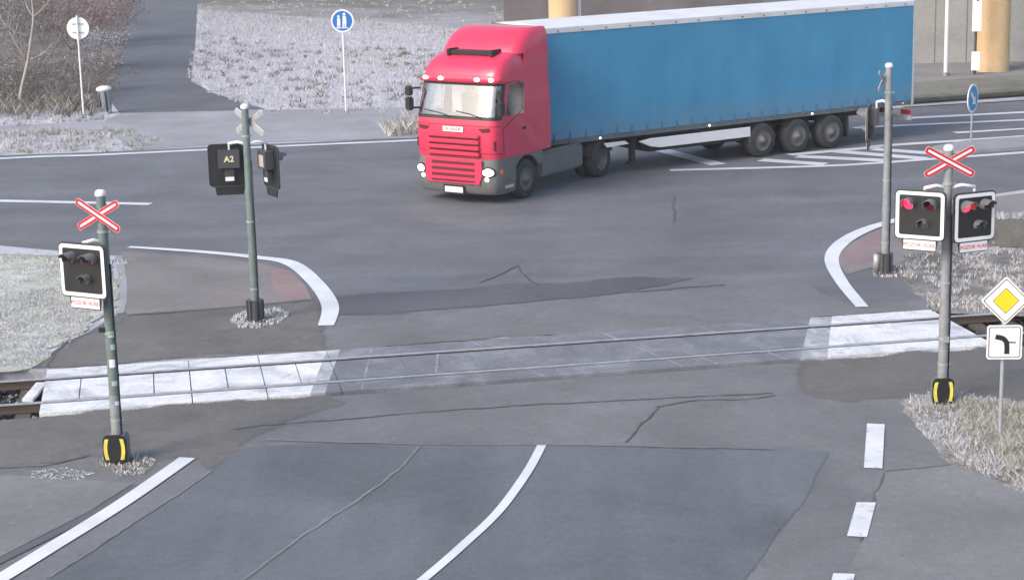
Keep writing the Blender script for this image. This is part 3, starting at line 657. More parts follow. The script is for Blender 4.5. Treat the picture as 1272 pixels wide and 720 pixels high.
# blue shared path sign
s, b = post_sign('path_sign', 430, 138, "round blue sign with two white figures on a thin post in frosted grass", "road sign", 3.5)
zc = zat(b, 26)
mb = MB(); mb.prism(disc_pts(.40), -.012, .012, M=TR(0, -.06, zc) @ FACE); d = mb.build('disc', M['plate'], s)
mb = MB(); mb.prism(disc_pts(.345), .013, .018, M=TR(0, -.06, zc) @ FACE); mb.build('blue_face', M['blue'], s)
mb = MB(); Mx = TR(0, -.06, zc) @ FACE
def figure(cx, cy, k):
    mb.prism(disc_pts(.05*k, 12, cx, cy+.22*k), .0195, .023, M=Mx)
    mb.prism([(cx-.055*k, cy+.16*k), (cx+.055*k, cy+.16*k), (cx+.075*k, cy-.02*k), (cx+.05*k, cy-.26*k), (cx+.01*k, cy-.26*k), (cx, cy-.08*k), (cx-.03*k, cy-.26*k), (cx-.07*k, cy-.26*k), (cx-.06*k, cy)], .0195, .023, M=Mx)
figure(.07, .01, 1.0); figure(-.13, -.03, .85)
mb.box((-.20, .0195, 0), (.22, .023, .02)) if False else None
mb.prism([(-.22, -.26), (.2, -.26), (.2, -.235), (-.22, -.235)], .0195, .0225, M=Mx)
mb.build('symbol', M['plate'], s)
# keep right sign
s, b = post_sign('keep_right_sign', 1206, 180, "tall oval-looking blue sign with a white diagonal arrow on the traffic island", "road sign", 1.75, .03, 'galv')
zc = zat(b, 122); Mx = TR(0, -.05, zc, R(56)) @ FACE
mb = MB(); mb.prism(disc_pts(.42), -.012, .012, M=Mx); mb.build('disc', M['plate'], s)
M['cyan'] = paint('sign_light_blue', (.03, .27, .55), .4, 0, .05)
mb = MB(); mb.prism(disc_pts(.36), .013, .018, M=Mx); mb.build('blue_face', M['cyan'], s)
mb = MB(); Rt = Matrix.Rotation(R(-45), 4, 'Z'); 
mb.prism([(-.26, -.055), (.06, -.055), (.06, -.16), (.27, 0), (.06, .16), (.06, .055), (-.26, .055)], .0195, .024, M=Mx @ Rt); mb.build('arrow', M['plate'], s)
# priority road diamond with bend plate
s, b = post_sign('priority_sign', 1242, 545, "yellow and white diamond priority sign above a white bend plate at the right", "road sign", 2.35, .03, 'galv')
zc = zat(b, 372); Mx = TR(0, -.06, zc, R(-3)) @ FACE @ Matrix.Rotation(R(45), 4, 'Z')
mb = MB(); mb.prism(rrect(.50, .50, .03), -.01, .01, M=Mx); D = mb.build('diamond_plate', M['plate'], s)
mb = MB(); ring(mb, rrect(.455, .455, .02), rrect(.435, .435, .02), .0105, .0135, M=Mx); mb.build('border', M['dgrey'], D)
mb = MB(); mb.prism(rrect(.265, .265, .008), .0105, .0135, M=Mx); mb.build('thin_border', M['dgrey'], D)
mb = MB(); mb.prism(rrect(.25, .25, .008), .014, .016, M=Mx); mb.build('yellow_face', M['yellow'], D)
zc = zat(b, 423.5); Mx = TR(.0, -.06, zc, R(-3)) @ FACE
mb = MB(); mb.prism(rrect(.50, .50, .045), -.01, .01, M=Mx); D = mb.build('bend_plate', M['plate'], s)
mb = MB(); ring(mb, rrect(.45, .45, .03), rrect(.43, .43, .025), .0105, .0135, M=Mx); mb.build('border', M['dgrey'], D)
mb = MB(); arc = [(.035, -.17), (.035, -.06), (.02, .01), (-.03, .06), (-.13, .085)]
P = smooth([Vector((*p, 0)) for p in arc], 5); Lf = []; Rg = []
for i, p in enumerate(P):
    d = (P[min(i+1, len(P)-1)]-P[max(i-1, 0)]).normalized(); q = Vector((-d.y, d.x, 0))*.036; Lf.append(p+q); Rg.append(p-q)
mb.add([v+Vector((0, 0, .015)) for v in Lf+Rg], [(i, len(P)+i, len(P)+i+1, i+1) for i in range(len(P)-1)], M=Mx); 
mb.prism([(.05, .012), (.16, .004), (.16, -.012), (.05, -.008)], .0105, .0145, M=Mx)
mb.build('arrow', M['black'], D)
# litter bin
b = G(133, 141); lb = empty('litter_bin', b); tag(lb, "grey metal litter bin with a frosted lid beside the footpath", "bin")
mb = MB(); Mt = TR(0, 0, 0, 0, 0, R(-4))
mb.lathe([(.17, .02), (.19, .06), (.225, .78), (.235, .80), (.235, .84), (.215, .84)], 20, M=Mt); mb.build('body', M['galv'], lb)
mb = MB(); mb.lathe([(.27, .84), (.28, .87), (.26, .93), (.16, .98), (0, 1.0)], 20, M=Mt); mb.lathe([(0, .835), (.27, .84)], 20, M=Mt); mb.build('lid', M['plate'], lb)
for a in (-2.3, -1.2): mb = MB(); mb.box((-.03, -.012, .06), (.03, .012, .8), M=Mt @ TR(.212*math.cos(a), .212*math.sin(a), 0, a+math.pi/2)); mb.build('strip', M['black'], lb)

# ------------------------------------------------------------------ level crossing signals
def light_panel(root, x, y, z, yaw, lit=None, text=True, back=None, w=.72, h=.70):
    T = TR(x, y, z, yaw); F = T @ FACE
    mb = MB(); mb.prism(rrect(w, h, .07), -.02, .012, M=F); pn = mb.build('light_panel', M['black'], root)
    mb = MB(); ring(mb, rrect(w+.024, h+.024, .075), rrect(w+.002, h+.002, .07), -.03, .0, M=F); mb.build('edge_strip', M['dgrey'], pn)
    mb = MB(); ring(mb, rrect(w-.02, h-.02, .065), rrect(w-.13, h-.13, .03), .0125, .018, M=F); mb.build('border', M['plate'], pn)
    for i, (lx, lz, r) in enumerate(((-.17, .17, .085), (.17, .17, .085), (.06, -.13, .075))):
        mb = MB(); mb.lathe([(r, .0), (r*.9, .012), (r*.6, .022), (0, .028)], 20, M=F @ Matrix.Translation((lx, lz, .012)))
        mb.build('lamp', M['lit'] if lit == i else (M['lens'] if i < 2 else M['lensw']), pn)
        hd = MB(); n = 14; r2 = r+.012; ln = .20 if i < 2 else .13
        vs = []
        for k in range(n+1):
            a = R(-25+230*k/n)
            for rr, dep in ((r2, .013), (r2, .013+ln*(1 if 20 < -25+230*k/n < 160 else .55)), (r2-.008, .013+ln*(1 if 20 < -25+230*k/n < 160 else .55)), (r2-.008, .013)):
                vs.append((lx+rr*math.cos(a), lz+rr*math.sin(a), dep))
        fs = []
        for k in range(n):
            for q in range(4): fs.append((4*k+q, 4*k+(q+1) % 4, 4*k+4+(q+1) % 4, 4*k+4+q))
        hd.add(vs, fs, M=F); hd.build('hood', M['hood'], pn)
    # housing behind the board
    mb = MB(); mb.box((-.2, .021, -.04), (.2, .20, .30), M=T); mb.box((-.09, .021, -.30), (.09, .12, -.061), M=T); mb.build('housing', M['dgrey'], pn, bevel=.012)
    if text:
        mb = MB(); mb.prism([(-.28, .0), (.28, .0), (.25, -.17), (-.25, -.17)], -.02, -.002, M=F @ Matrix.Translation((0, -h/2-.002, 0))); mb.build('plate_backing', M['black'], pn)
        mb = MB(); mb.prism(rrect(.50, .145, .012), -.001, .004, M=F @ Matrix.Translation((0, -h/2-.085, 0))); mb.build('text_plate', M['plate'], pn)
        text_obj('POZOR VLAK', .082, M['red'], 'lettering', pn, F @ Matrix.Translation((0, -h/2-.087, .0065)), .003, 1.0)
    if back:
        txt, mt, small = back
        Bk = T @ TR(0, .2025, .11, R(180)) @ FACE
        if txt: text_obj(txt, .15, mt, 'lettering', pn, Bk @ Matrix.Translation((0, .02, .002)), .003, 1.05, .004)
        mb = MB(); mb.prism(rrect(.16, .075, .008), 0, .004, M=T @ TR(0, .125, -.245, R(180)) @ FACE); mb.build('small_label', M['plate'], pn) if small else None
        if not txt: mb = MB(); mb.prism(rrect(.22, .22, .01), 0, .004, M=Bk); mb.build('label_plate', M['pale'], pn)
    return pn
M['pale'] = paint('pale_pink_label', (.50, .42, .46), .5, 0, .2)
M['hood'] = paint('grey_hood', (.15, .155, .16), .5, 0, .2, 6)
def crossbuck(root, y, z, yaw, k=1.0, rear=False):
    T = TR(abs(y)*math.sin(yaw), -abs(y)*math.cos(yaw), z, yaw) @ FACE
    mb = MB()
    for i, a in enumerate((29, -29)): mb.prism(rrect(.835*k, .114*k, .04*k), 0+.006*i, .005+.006*i, M=T @ Matrix.Rotation(R(a), 4, 'Z'))
    c = mb.build('crossbuck', M['plate'], root)
    mb = MB()
    for i, a in enumerate((29, -29)): mb.prism(rrect(.826*k, .108*k, .040*k), .0055+.006*i, .0068+.006*i, M=T @ Matrix.Rotation(R(a), 4, 'Z'))
    mb.build('red_border', M['redx'], c)
    mb = MB()
    for i, a in enumerate((29, -29)): mb.prism(rrect(.745*k, .034*k, .012*k), .0072+.006*i, .0085+.006*i, M=T @ Matrix.Rotation(R(a), 4, 'Z'))
    mb.build('white_stripe', M['plate'], c)
    mb = MB()
    for i, a in enumerate((29, -29)): mb.prism(rrect(.82*k, .10*k, .04*k), -.006+.002*i, -.0025+.002*i, M=T @ Matrix.Rotation(R(a), 4, 'Z'))
    mb.build('back_face', M['galv'], c)
    return c
M['redx'] = paint('cross_red', (.50, .018, .040), .5, 0, .05)
def signal(px, py, label, top, pole='pole', low=None):
    b = G(px, py); hz = zat(b, top)-.03; s = empty('crossing_signal', b); tag(s, label, 'rail signal', 'level crossing signals on poles')
    mb = MB(); mb.cyl((0, 0, .3), (0, 0, hz), .078, .066, n=20); mb.cyl((0, 0, 1.30), (0, 0, 1.36), .083, n=20)
    p = mb.build('pole', M[pole], s)
    mb = MB(); mb.lathe([(.074, -.03), (.082, -.01), (.076, .03), (.05, .055), (0, .06)], 18, M=TR(0, 0, hz)); mb.build('cap', M['plate'], p)
    for zb in (.62, 1.9, hz-.55):
        mb = MB(); mb.cyl((0, 0, zb), (0, 0, zb+.035), .084, n=20); mb.box((.075, -.03, zb), (.11, .03, zb+.035)); mb.build('band', M['galv'], p)
    mb = MB(); mb.tube([(.07, -.035, .4), (.078, -.035, 1.2), (.072, -.04, 2.1), (.075, -.035, hz-1.0)], .014, 6); mb.build('cable', M['black'], p)
    if low:
        mb = MB(); mb.cyl((0, 0, .3), (0, 0, 1.0), .0795, n=20); mb.build('lower_sleeve', M['pole'], p)
    return s, b
def foot(s, style):
    if style == 'hazard':
        mb = MB(); mb.box((-.15, -.13, .02), (.15, .15, .42)); f = mb.build('base_cabinet', M['mgrey'], s, bevel=.03)
        mb = MB(); mb.prism(rrect(.33, .42, .08), 0, .03, M=TR(-.02, -.132, .235) @ FACE); h = mb.build('hazard_plate', M['black'], f, bevel=.008)
        for sx in (-1, 1):
            mb = MB(); P = [(sx*.105+sx*.022*(1-(t/.15)**2)-.02, t) for t in np.linspace(-.155, .155, 9)]
            mb.add([(x-.026, t, .0345) for x, t in P]+[(x+.026, t, .0345) for x, t in P], [(i, 9+i, 10+i, i+1) for i in range(8)], M=TR(0, -.132, .235) @ FACE); mb.build('yellow_band', M['hazy'], h)
    else:
        mb = MB(); mb.cyl((0, 0, .03), (0, 0, .42), .135, .125, n=18); mb.box((-.2, -.18, 0), (.2, .18, .035))
        for i in range(8):
            a = i*math.pi/4+.2; mb.box((.12, -.018, .035), (.165, .018, .42), M=TR(0, 0, 0, a))
        mb.build('base_socket', M['dgrey'], s)
def arms(s, z, ends, mat='white'):
    for ex, ey in ends:
        mb = MB(); mb.tube([(0, 0, z-.02), (ex*.5, ey*.5, z+.03), (ex, ey, z)], .030, 8); mb.cyl((ex, ey, z+.02), (ex, ey, z-.16), .02, n=8); mb.build('arm', M[mat], s)
# front left
s, b = signal(148, 573, "crossing signal at the front left with one unlit panel, green-grey pole and stickers", 238, 'poleg', low=True)
foot(s, 'hazard'); crossbuck(s, -.09, zat(b, 266), R(-24), .96)
zz = zat(b, 336); light_panel(s, -.26, -.26, zz+.06, R(-27), w=.80, h=.76); arms(s, zz+.42, [(-.27, -.12)])
mb = MB(); mb.box((-.30, -.20, zz+.40), (-.02, -.10, zz+.44), M=TR(0, 0, 0, 0)); mb.build('top_bracket', M['plate'], s) if False else None
for z0, z1, a0, m in ((1.42, 1.54, -1.9, 'plate'), (1.68, 1.76, -1.5, 'mint'), (1.86, 1.95, -1.75, 'mint'), (1.15, 1.22, -1.7, 'mint'), (.86, .92, -1.4, 'plate')):
    if m not in M: M[m] = paint('mint_sticker', (.42, .62, .55), .5, 0, .2)
    mb = MB(); vs = [(.081*math.cos(a0+t*.35), .081*math.sin(a0+t*.35), z) for z in (z0, z1) for t in range(4)]
    mb.add(vs, [(i, i+1, 5+i, 4+i) for i in range(3)], 0, True); mb.build('sticker', M[m], s)
mb = MB(); mb.box((-.15, -.06, 1.93), (-.075, .0, 2.0)); mb.build('clamp', M['black'], s)
# front right
s, b = signal(1170, 501, "crossing signal at the front right with two panels each showing a red light", 182)
foot(s, 'hazard'); crossbuck(s, -.085, zat(b, 200), R(-2), 1.0)
zz = zat(b, 268); light_panel(s, -.45, -.18, zz+.05, R(-30), 0, w=.77, h=.74); light_panel(s, .38, -.14, zz-.0, R(23), 0, w=.74, h=.74); arms(s, zz+.44, [(-.36, -.05), (.40, -.02)])
mb = MB(); mb.cyl((0, 0, 1.02), (0, 0, 1.07), .088, n=18); mb.box((-.02, -.11, 1.0), (.06, -.07, 1.09)); mb.build('clamp', M['galv'], s)
# back left, seen from behind
s, b = signal(318, 399, "crossing signal at the back left seen from behind, marked A2 on its housing", 131, 'poleg')
M['cream_txt'] = paint('cream_lettering', (.80, .70, .42), .5, 0, .05)
foot(s, 'socket'); crossbuck(s, .085, zat(b, 152), R(140), 1.0)
zz = zat(b, 207); light_panel(s, -.37, .14, zz+.02, R(-170), back=('A2', M['cream_txt'], True), w=.74, h=.78); light_panel(s, .44, .02, zz, R(118), back=(None, None, True), w=.74, h=.78); arms(s, zz+.43, [(-.34, .06), (.34, .05)])
# back right, seen from the side
s, b = signal(1099, 339, "crossing signal at the back right seen edge-on, facing left with a ribbed dark socket", 80)
foot(s, 'socket'); crossbuck(s, .10, zat(b, 99), R(-118), .9)
zz = zat(b, 153); light_panel(s, -.37, .12, zz, R(-106)); arms(s, zz+.42, [(-.22, .06)])
mb = MB(); mb.cyl((-.17, .0, .06), (-.17, 0, .40), .07, n=14); mb.build('cable_box', M['galv'], s, bevel=.01)

# ------------------------------------------------------------------ articulated lorry
M['cab'] = paint('cab_red', (.66, .034, .098), .35, 0, .14, 1.3, coat=.35)
M['cabd'] = paint('cab_red_inlet', (.12, .006, .016), .5)
M['tarp'] = None
def tarpm():
    m, nt, b = newmat('blue_tarpaulin'); v = coords(nt)
    n1 = noise(nt, .7, 5, .6, v); n2 = noise(nt, 1.0, 6, .65, coords(nt, (6, 1, .5)))
    c = ramp(nt, n1, [(.3, (.050, .245, .435)), (.7, (.068, .300, .500))]).outputs[0]
    c = mixc(nt, .22, c, ramp(nt, n2, [(.3, (.82, .84, .88)), (.7, (1.1, 1.08, 1.06))]).outputs[0], 'MULTIPLY')
    sx = N(nt, "ShaderNodeSeparateXYZ"); nt.links.new(v, sx.inputs[0])          # road dirt thrown up along the hem
    mr = N(nt, "ShaderNodeMapRange"); mr.inputs[1].default_value = 1.95; mr.inputs[2].default_value = 1.1; nt.links.new(sx.outputs[2], mr.inputs[0])
    mm = N(nt, "ShaderNodeMath", operation='MULTIPLY'); nt.links.new(mr.outputs[0], mm.inputs[0]); nt.links.new(ramp(nt, noise(nt, 1.6, 6, .7, v), [(.3, (.15, .15, .15)), (.7, (.75, .75, .75))]).outputs[0], mm.inputs[1])
    c = mixc(nt, mm.outputs[0], c, (.17, .22, .26))
    nt.links.new(c, b.inputs["Base Color"]); b.inputs["Roughness"].default_value = .42
    wv = N(nt, "ShaderNodeTexWave", Scale=.55, Distortion=1.5, Detail=2); nt.links.new(v, wv.inputs["Vector"]); bump(nt, b, wv.outputs["Fac"], .12, .02)
    return m
M['tarp'] = tarpm()
M['roofw'] = paint('white_roof_sheet', (.70, .70, .72), .5, 0, .15, 1.2)
M['alu'] = paint('dull_aluminium', (.55, .56, .58), .45, .2, .15, 4)
M['chassis'] = paint('chassis_black', (.030, .030, .033), .7, 0, .4, 4)
M['skirt'] = paint('bumper_grey', (.15, .152, .155), .55, 0, .3, 3)
M['tyre'] = paint('tyre_rubber', (.035, .034, .035), .85, 0, .5, 6)
M['rim'] = paint('dusty_rim', (.135, .130, .125), .6, .1, .4, 5)
M['inner'] = paint('pale_cab_lining', (.74, .75, .73), .8, 0, .05)
M['dash'] = paint('dark_dashboard', (.03, .032, .034), .8)
def glass(name, refl, tint, rough=.03):
    m = bpy.data.materials.new(name); m.use_nodes = True; nt = m.node_tree; nt.nodes.clear()
    out = nt.nodes.new("ShaderNodeOutputMaterial"); mx = nt.nodes.new("ShaderNodeMixShader"); t = nt.nodes.new("ShaderNodeBsdfTransparent"); g = nt.nodes.new("ShaderNodeBsdfGlossy")
    t.inputs[0].default_value = (*tint, 1); g.inputs["Roughness"].default_value = rough; mx.inputs[0].default_value = refl
    nt.links.new(t.outputs[0], mx.inputs[1]); nt.links.new(g.outputs[0], mx.inputs[2]); nt.links.new(mx.outputs[0], out.inputs[0]); return m
M['wglass'] = glass('windscreen_glass', .30, (.93, 1.0, .96))
M['sglass'] = glass('side_glass', .16, (.62, .65, .67))

TX, TY, TH = -1.396, 47.422, .9803
truck = empty('articulated_lorry', (TX, TY, 0), TH)
tag(truck, "red lorry pulling a long blue curtain-sided trailer with a white roof, turning towards the crossing", "lorry")
# local frame: x = backwards from the front bumper, y = towards the lorry's right side, its left side (-y) faces the viewer
rows_z = [1.16, 1.30, 1.55, 1.80, 2.02, 2.20, 2.42, 2.70, 2.98, 3.14, 3.34, 3.50, 3.64, 3.72]
u0_z = [.06, .045, .03, .03, .045, .075, .14, .225, .31, .33, .40, .56, .86, 1.16]
hw_z = [1.25, 1.25, 1.25, 1.25, 1.25, 1.25, 1.245, 1.23, 1.21, 1.205, 1.19, 1.165, 1.13, 1.08]
cols = [('s', 1.0), ('s', .78), ('s', .42), ('s', .20), ('s', .04), ('c', 1.0, .30), ('c', .975, .17), ('c', .925, .075), ('c', .80, .025), ('c', .5, .006), ('c', 0, 0)]
full = [(-1, c) for c in cols]+[(1, c) for c in cols[-2::-1]]
CABR = 2.60
def cabpt(z, side, c, off=0.0):
    u0 = np.interp(z, rows_z, u0_z); hw = np.interp(z, rows_z, hw_z)
    if c[0] == 's': a = u0+.36; return Vector((a+(CABR-a)*c[1], side*(hw+off), z))
    return Vector((u0+c[2]-off, side*(hw*c[1]+off*(c[1] > .9)), z))
def cabgrid(mb, rows, cols_, off=0.0, mat=0, skip=None, z0=None):
    nC = len(cols_); vs = [cabpt(z, s, c, off) for z in rows for s, c in cols_]
    fs = [(k*nC+i, k*nC+i+1, (k+1)*nC+i+1, (k+1)*nC+i) for k in range(len(rows)-1) for i in range(nC-1) if not (skip and skip(rows[k], i))]
    mb.add(vs, fs, mat, True)
def skip(z, i):
    if 2.19 < z < 2.9 and 6 <= i <= 13: return True           # windscreen opening
    if 2.19 < z < 2.9 and (i in (2, 3) or i in (16, 17)): return True   # door windows
    return False
mb = MB(); cabgrid(mb, rows_z, full, skip=skip)
n = len(full); ro = [cabpt(rows_z[-1], s, c) for s, c in full]; mb.add(ro, [tuple(range(n))])
bk = [cabpt(z, -1, cols[0]) for z in rows_z]; bk2 = [cabpt(z, 1, cols[0]) for z in rows_z]; mb.add(bk+bk2, [(i, i+1, len(bk)+i+1, len(bk)+i) for i in range(len(bk)-1)])
lo = [cabpt(rows_z[0], s, c) for s, c in full]; mb.add(lo, [tuple(range(n))])
cab = mb.build('cab', M['cab'], truck)
wr = [2.20, 2.42, 2.70, 2.98]
mb = MB(); cabgrid(mb, wr, full[6:15], .004); mb.build('windscreen', M['wglass'], cab)
for sl0 in (slice(2, 5), slice(16, 19)):
    mb = MB(); cabgrid(mb, wr, full[sl0], -.004); mb.build('side_window', M['sglass'], cab)
mb = MB()                                        # black rubber frame and quarter pillar round the glass
for a, b_ in ((5, 7), (14, 16)): cabgrid(mb, [2.18, 2.42, 2.70, 3.0], full[a:b_], .006)
cabgrid(mb, [2.96, 3.02], full[5:16], .007); cabgrid(mb, [2.13, 2.215], full[5:16], .007)
mb.build('window_frame', M['black'], cab)
mb = MB()                                        # front panel seam lines, door shut lines
for z in (1.30, 1.98): cabgrid(mb, [z-.008, z+.008], full[5:16], .003)
mb.build('panel_gap', M['cabd'], cab)
def doorline(s):
    mb = MB(); P = [(.42, 1.24), (.42, 1.9), (1.30, 2.30), (1.34, 2.85), (1.22, 3.02), (.60, 3.02)]
    for (a, z1), (c_, z2) in zip(P, P[1:]):
        w1 = np.interp(z1, rows_z, hw_z)+.004; w2 = np.interp(z2, rows_z, hw_z)+.004
        mb.tube([(a, s*w1, z1), (c_, s*w2, z2)], .009, 4)
    return mb
doorline(-1).build('door_gap', M['cabd'], cab); doorline(1).build('door_gap', M['cabd'], cab)
for s in (-1, 1):
    mb = MB(); mb.box((1.28, s*1.255-.012, 1.78), (1.44, s*1.255+.012, 1.86)); mb.build('door_handle', M['black'], cab, bevel=.008)
# sun visor with marker lamps
mb = MB(); vis = [(s, c) for s, c in full[6:15]]
P0 = [cabpt(3.04, s, c, .01) for s, c in vis]; P1 = [cabpt(3.20, s, c, .02)-Vector((.02, 0, 0)) for s, c in vis]; P2 = [cabpt(3.04, s, c, .06)-Vector((.06, 0, .0)) for s, c in vis]
nv = len(vis); mb.add(P0+P2+P1, [(i, i+1, nv+i+1, nv+i) for i in range(nv-1)]+[(nv+i, nv+i+1, 2*nv+i+1, 2*nv+i) for i in range(nv-1)], 0, True); visor = mb.build('sun_visor', M['cab'], cab)
for y in (-1.02, -.62, .48, .98):
    mb = MB(); mb.lathe([(0, -.03), (.065, -.02), (.07, .01), (.05, .03), (0, .035)], 14, M=TR(.205+.05*abs(y)**3, y, 3.12, 0, 0, R(-80)) @ Matrix.Diagonal((.7, 1.1, 1, 1))); mb.build('marker_lamp', M['glow'], visor)
# roof deflector
rz = [3.68, 3.80, 3.98, 4.13, 4.23, 4.28]; ru = [1.14, 1.20, 1.36, 1.55, 1.78, 2.02]; rw = [1.20, 1.20, 1.19, 1.17, 1.13, 1.08]
dc = [(-1, 1.0, None), (-1, 1.0, .36), (-1, .95, .16), (-1, .82, .05), (-1, .4, .01), (1, 0, 0), (1, .4, .01), (1, .82, .05), (1, .95, .16), (1, 1.0, .36), (1, 1.0, None)]
vs = [Vector((CABR if d is None else min(ru[k]+d, CABR), s*rw[k]*f, rz[k])) for k in range(6) for s, f, d in dc]; nd = len(dc)
mb = MB(); mb.add(vs, [(k*nd+i, k*nd+i+1, (k+1)*nd+i+1, (k+1)*nd+i) for k in range(5) for i in range(nd-1)], 0, True); mb.add(vs[-nd:], [tuple(range(nd))])
mb.add(vs[:nd], [tuple(range(nd))[::-1]]); mb.build('air_deflector', M['cab'], cab)
mb = MB()                                        # shoulder fairings behind the cab top
for s in (-1, 1): mb = MB(); mb.box((1.5, s*1.19-.02, 3.40), (CABR+.02, s*1.19+.02, 3.75)); mb.build('side_fairing', M['cab'], cab, bevel=.015)
mb = MB(); mb.box((.84, -.62, 3.655), (1.26, .62, 3.765)); 
for s in (-1, 1): mb.box((.80, s*.66-.05, 3.62), (1.24, s*.66+.05, 3.80))
mb.build('roof_hatch', M['black'], cab, bevel=.02)
# grille
gz = [(1.98-.0, 1.78), (1.70, 1.62), (1.53, 1.40), (1.30, 1.16)]
mb = MB(); mb.add([cabpt(z, s, c, .006) for z in (1.20, 1.30, 1.55, 1.76) for s, c in [(-1, ('c', .62, .012)), (-1, ('c', .5, .006)), (-1, ('c', 0, 0)), (1, ('c', .5, .006)), (1, ('c', .62, .012))]], [(k*5+i, k*5+i+1, k*5+i+6, k*5+i+5) for k in range(3) for i in range(4)]); gr = mb.build('grille', M['cabd'], cab)
for z0, z1 in ((1.235, 1.33), (1.385, 1.48), (1.535, 1.63), (1.685, 1.765)):
    mb = MB(); mb.box((-.055, -.80, z0), (.05, .80, z1)); mb.build('slat', M['cab'], gr, bevel=.02)
mb = MB(); mb.prism(rrect(.60, .12, .02), 0, .012, M=TR(-.0, 0, 1.885, R(-90)) @ FACE @ Matrix.Translation((0, 0, -.022))); bd = mb.build('badge_plate', M['alu'], cab)
mb = MB(); mb.prism(rrect(.62, .13, .02), 0, .02, M=TR(.02, 0, 1.885, R(-90)) @ FACE); mb.build('badge', M['plate'], cab)
text_obj('SCANIA', .125, M['mgrey'], 'lettering', cab, TR(-.004, 0, 1.887, R(-90)) @ FACE, .006, 1.1)
bpy.data.objects.remove(bd)
for s in (-1, 1):
    mb = MB(); mb.prism([(s*1.08, 1.95), (s*.74, 1.92), (s*.86, 1.83), (s*1.06, 1.86)], 0, .012, M=TR(.045, 0, 0, R(-90)) @ FACE); mb.build('air_inlet', M['cabd'], cab) 
    mb = MB(); mb.box((.10, s*1.17-.03, 1.38), (.17, s*1.17+.03, 1.62), M=Matrix.Identity(4)); mb.build('side_vane', M['cabd'], cab, bevel=.01)
# wipers
for y0, y1 in ((.1, .95), (-.85, -.05)):
    mb = MB(); mb.tube([(.035, y0, 2.2), (.07, (y0+y1)/2, 2.28), (.10, y1, 2.33)], .014, 5); mb.build('wiper', M['black'], cab)
# cab interior
mb = MB(); mb.box((.30, -1.15, 1.56), (2.28, 1.15, 1.60)); mb.box((1.62, -1.15, 1.60), (1.66, 1.15, 3.3)); mb.build('lining', M['inner'], cab)
mb = MB(); mb.box((.24, -1.12, 1.75), (.62, 1.12, 2.22)); mb.build('dashboard', M['dash'], cab, bevel=.05)
for s in (-1, 1):
    mb = MB(); mb.box((.95, s*.48-.25, 1.85), (1.45, s*.48+.25, 2.0)); mb.box((1.40, s*.48-.24, 1.98), (1.54, s*.48+.24, 2.62)); mb.box((1.42, s*.48-.13, 2.64), (1.52, s*.48+.13, 2.82)); mb.build('seat', M['dash'], cab, bevel=.04)
mb = MB(); W = 16; ctr = Vector((.70, -.44, 2.28)); ax = Matrix.Rotation(R(-55), 4, 'Y')
mb.tube([ctr+(ax @ Vector((.21*math.cos(2*math.pi*i/W), .21*math.sin(2*math.pi*i/W), 0))) for i in range(W+1)], .017, 6); mb.tube([ctr, ctr+Vector((-.2, 0, -.2))], .03, 6); mb.tube([ctr+(ax @ Vector((0, -.2, 0))), ctr+(ax @ Vector((0, .2, 0)))], .016, 5); mb.build('steering_wheel', M['dash'], cab)
# mirrors
for s in (-1, 1):
    mb = MB(); mb.box((.02, s*1.40-.10, 2.28), (.18, s*1.40+.10, 2.62)); mb.box((.02, s*1.40-.10, 2.65), (.16, s*1.40+.10, 2.90)); mi = mb.build('mirror', M['black'], truck, bevel=.035)
    mb = MB(); 
    for z in (2.34, 2.84): mb.tube([(.10, s*1.34, z), (.32, s*1.20, z)], .025, 6)
    mb.build('mirror_arm', M['black'], mi)
# bumper and lower front
bz = [.26, .34, .62, .90, 1.155]; bu = [.10, .03, .0, .015, .045]; bw = [1.20, 1.24, 1.26, 1.26, 1.25]
bc = [('s', 1.0), ('s', .3), ('c', 1.0, .30), ('c', .975, .17), ('c', .925, .085), ('c', .80, .03), ('c', .5, .006), ('c', 0, 0)]
bf = [(-1, c) for c in bc]+[(1, c) for c in bc[-2::-1]]
def bpt(k, s, c, off=0): return Vector(((bu[k]+.36+(.93-bu[k]-.36)*c[1]), s*(bw[k]+off), bz[k])) if c[0] == 's' else Vector((bu[k]+c[2]-off, s*bw[k]*c[1], bz[k]))
nb_ = len(bf); vs = [bpt(k, s, c) for k in range(5) for s, c in bf]
mb = MB(); mb.add(vs, [(k*nb_+i, k*nb_+i+1, (k+1)*nb_+i+1, (k+1)*nb_+i) for k in range(4) for i in range(nb_-1)], 0, True); mb.add(vs[:nb_], [tuple(range(nb_))]); mb.add(vs[-nb_:], [tuple(range(nb_))[::-1]])
bumper = mb.build('bumper', M['skirt'], truck)
mb = MB(); mb.prism([(-.86, 1.15), (.86, 1.15), (.90, .80), (.78, .52), (-.78, .52), (-.90, .80)], 0, .03, M=TR(-.004, 0, 0, R(-90)) @ FACE); lg = mb.build('lower_grille', M['cab'], bumper, bevel=.01)
for z0, z1 in ((1.00, 1.075), (.845, .92), (.69, .765), (.56, .615)):
    mb = MB(); mb.box((-.0385, -.66, z0), (-.033, .66, z1)); mb.build('grille_slot', M['cabd'], lg)
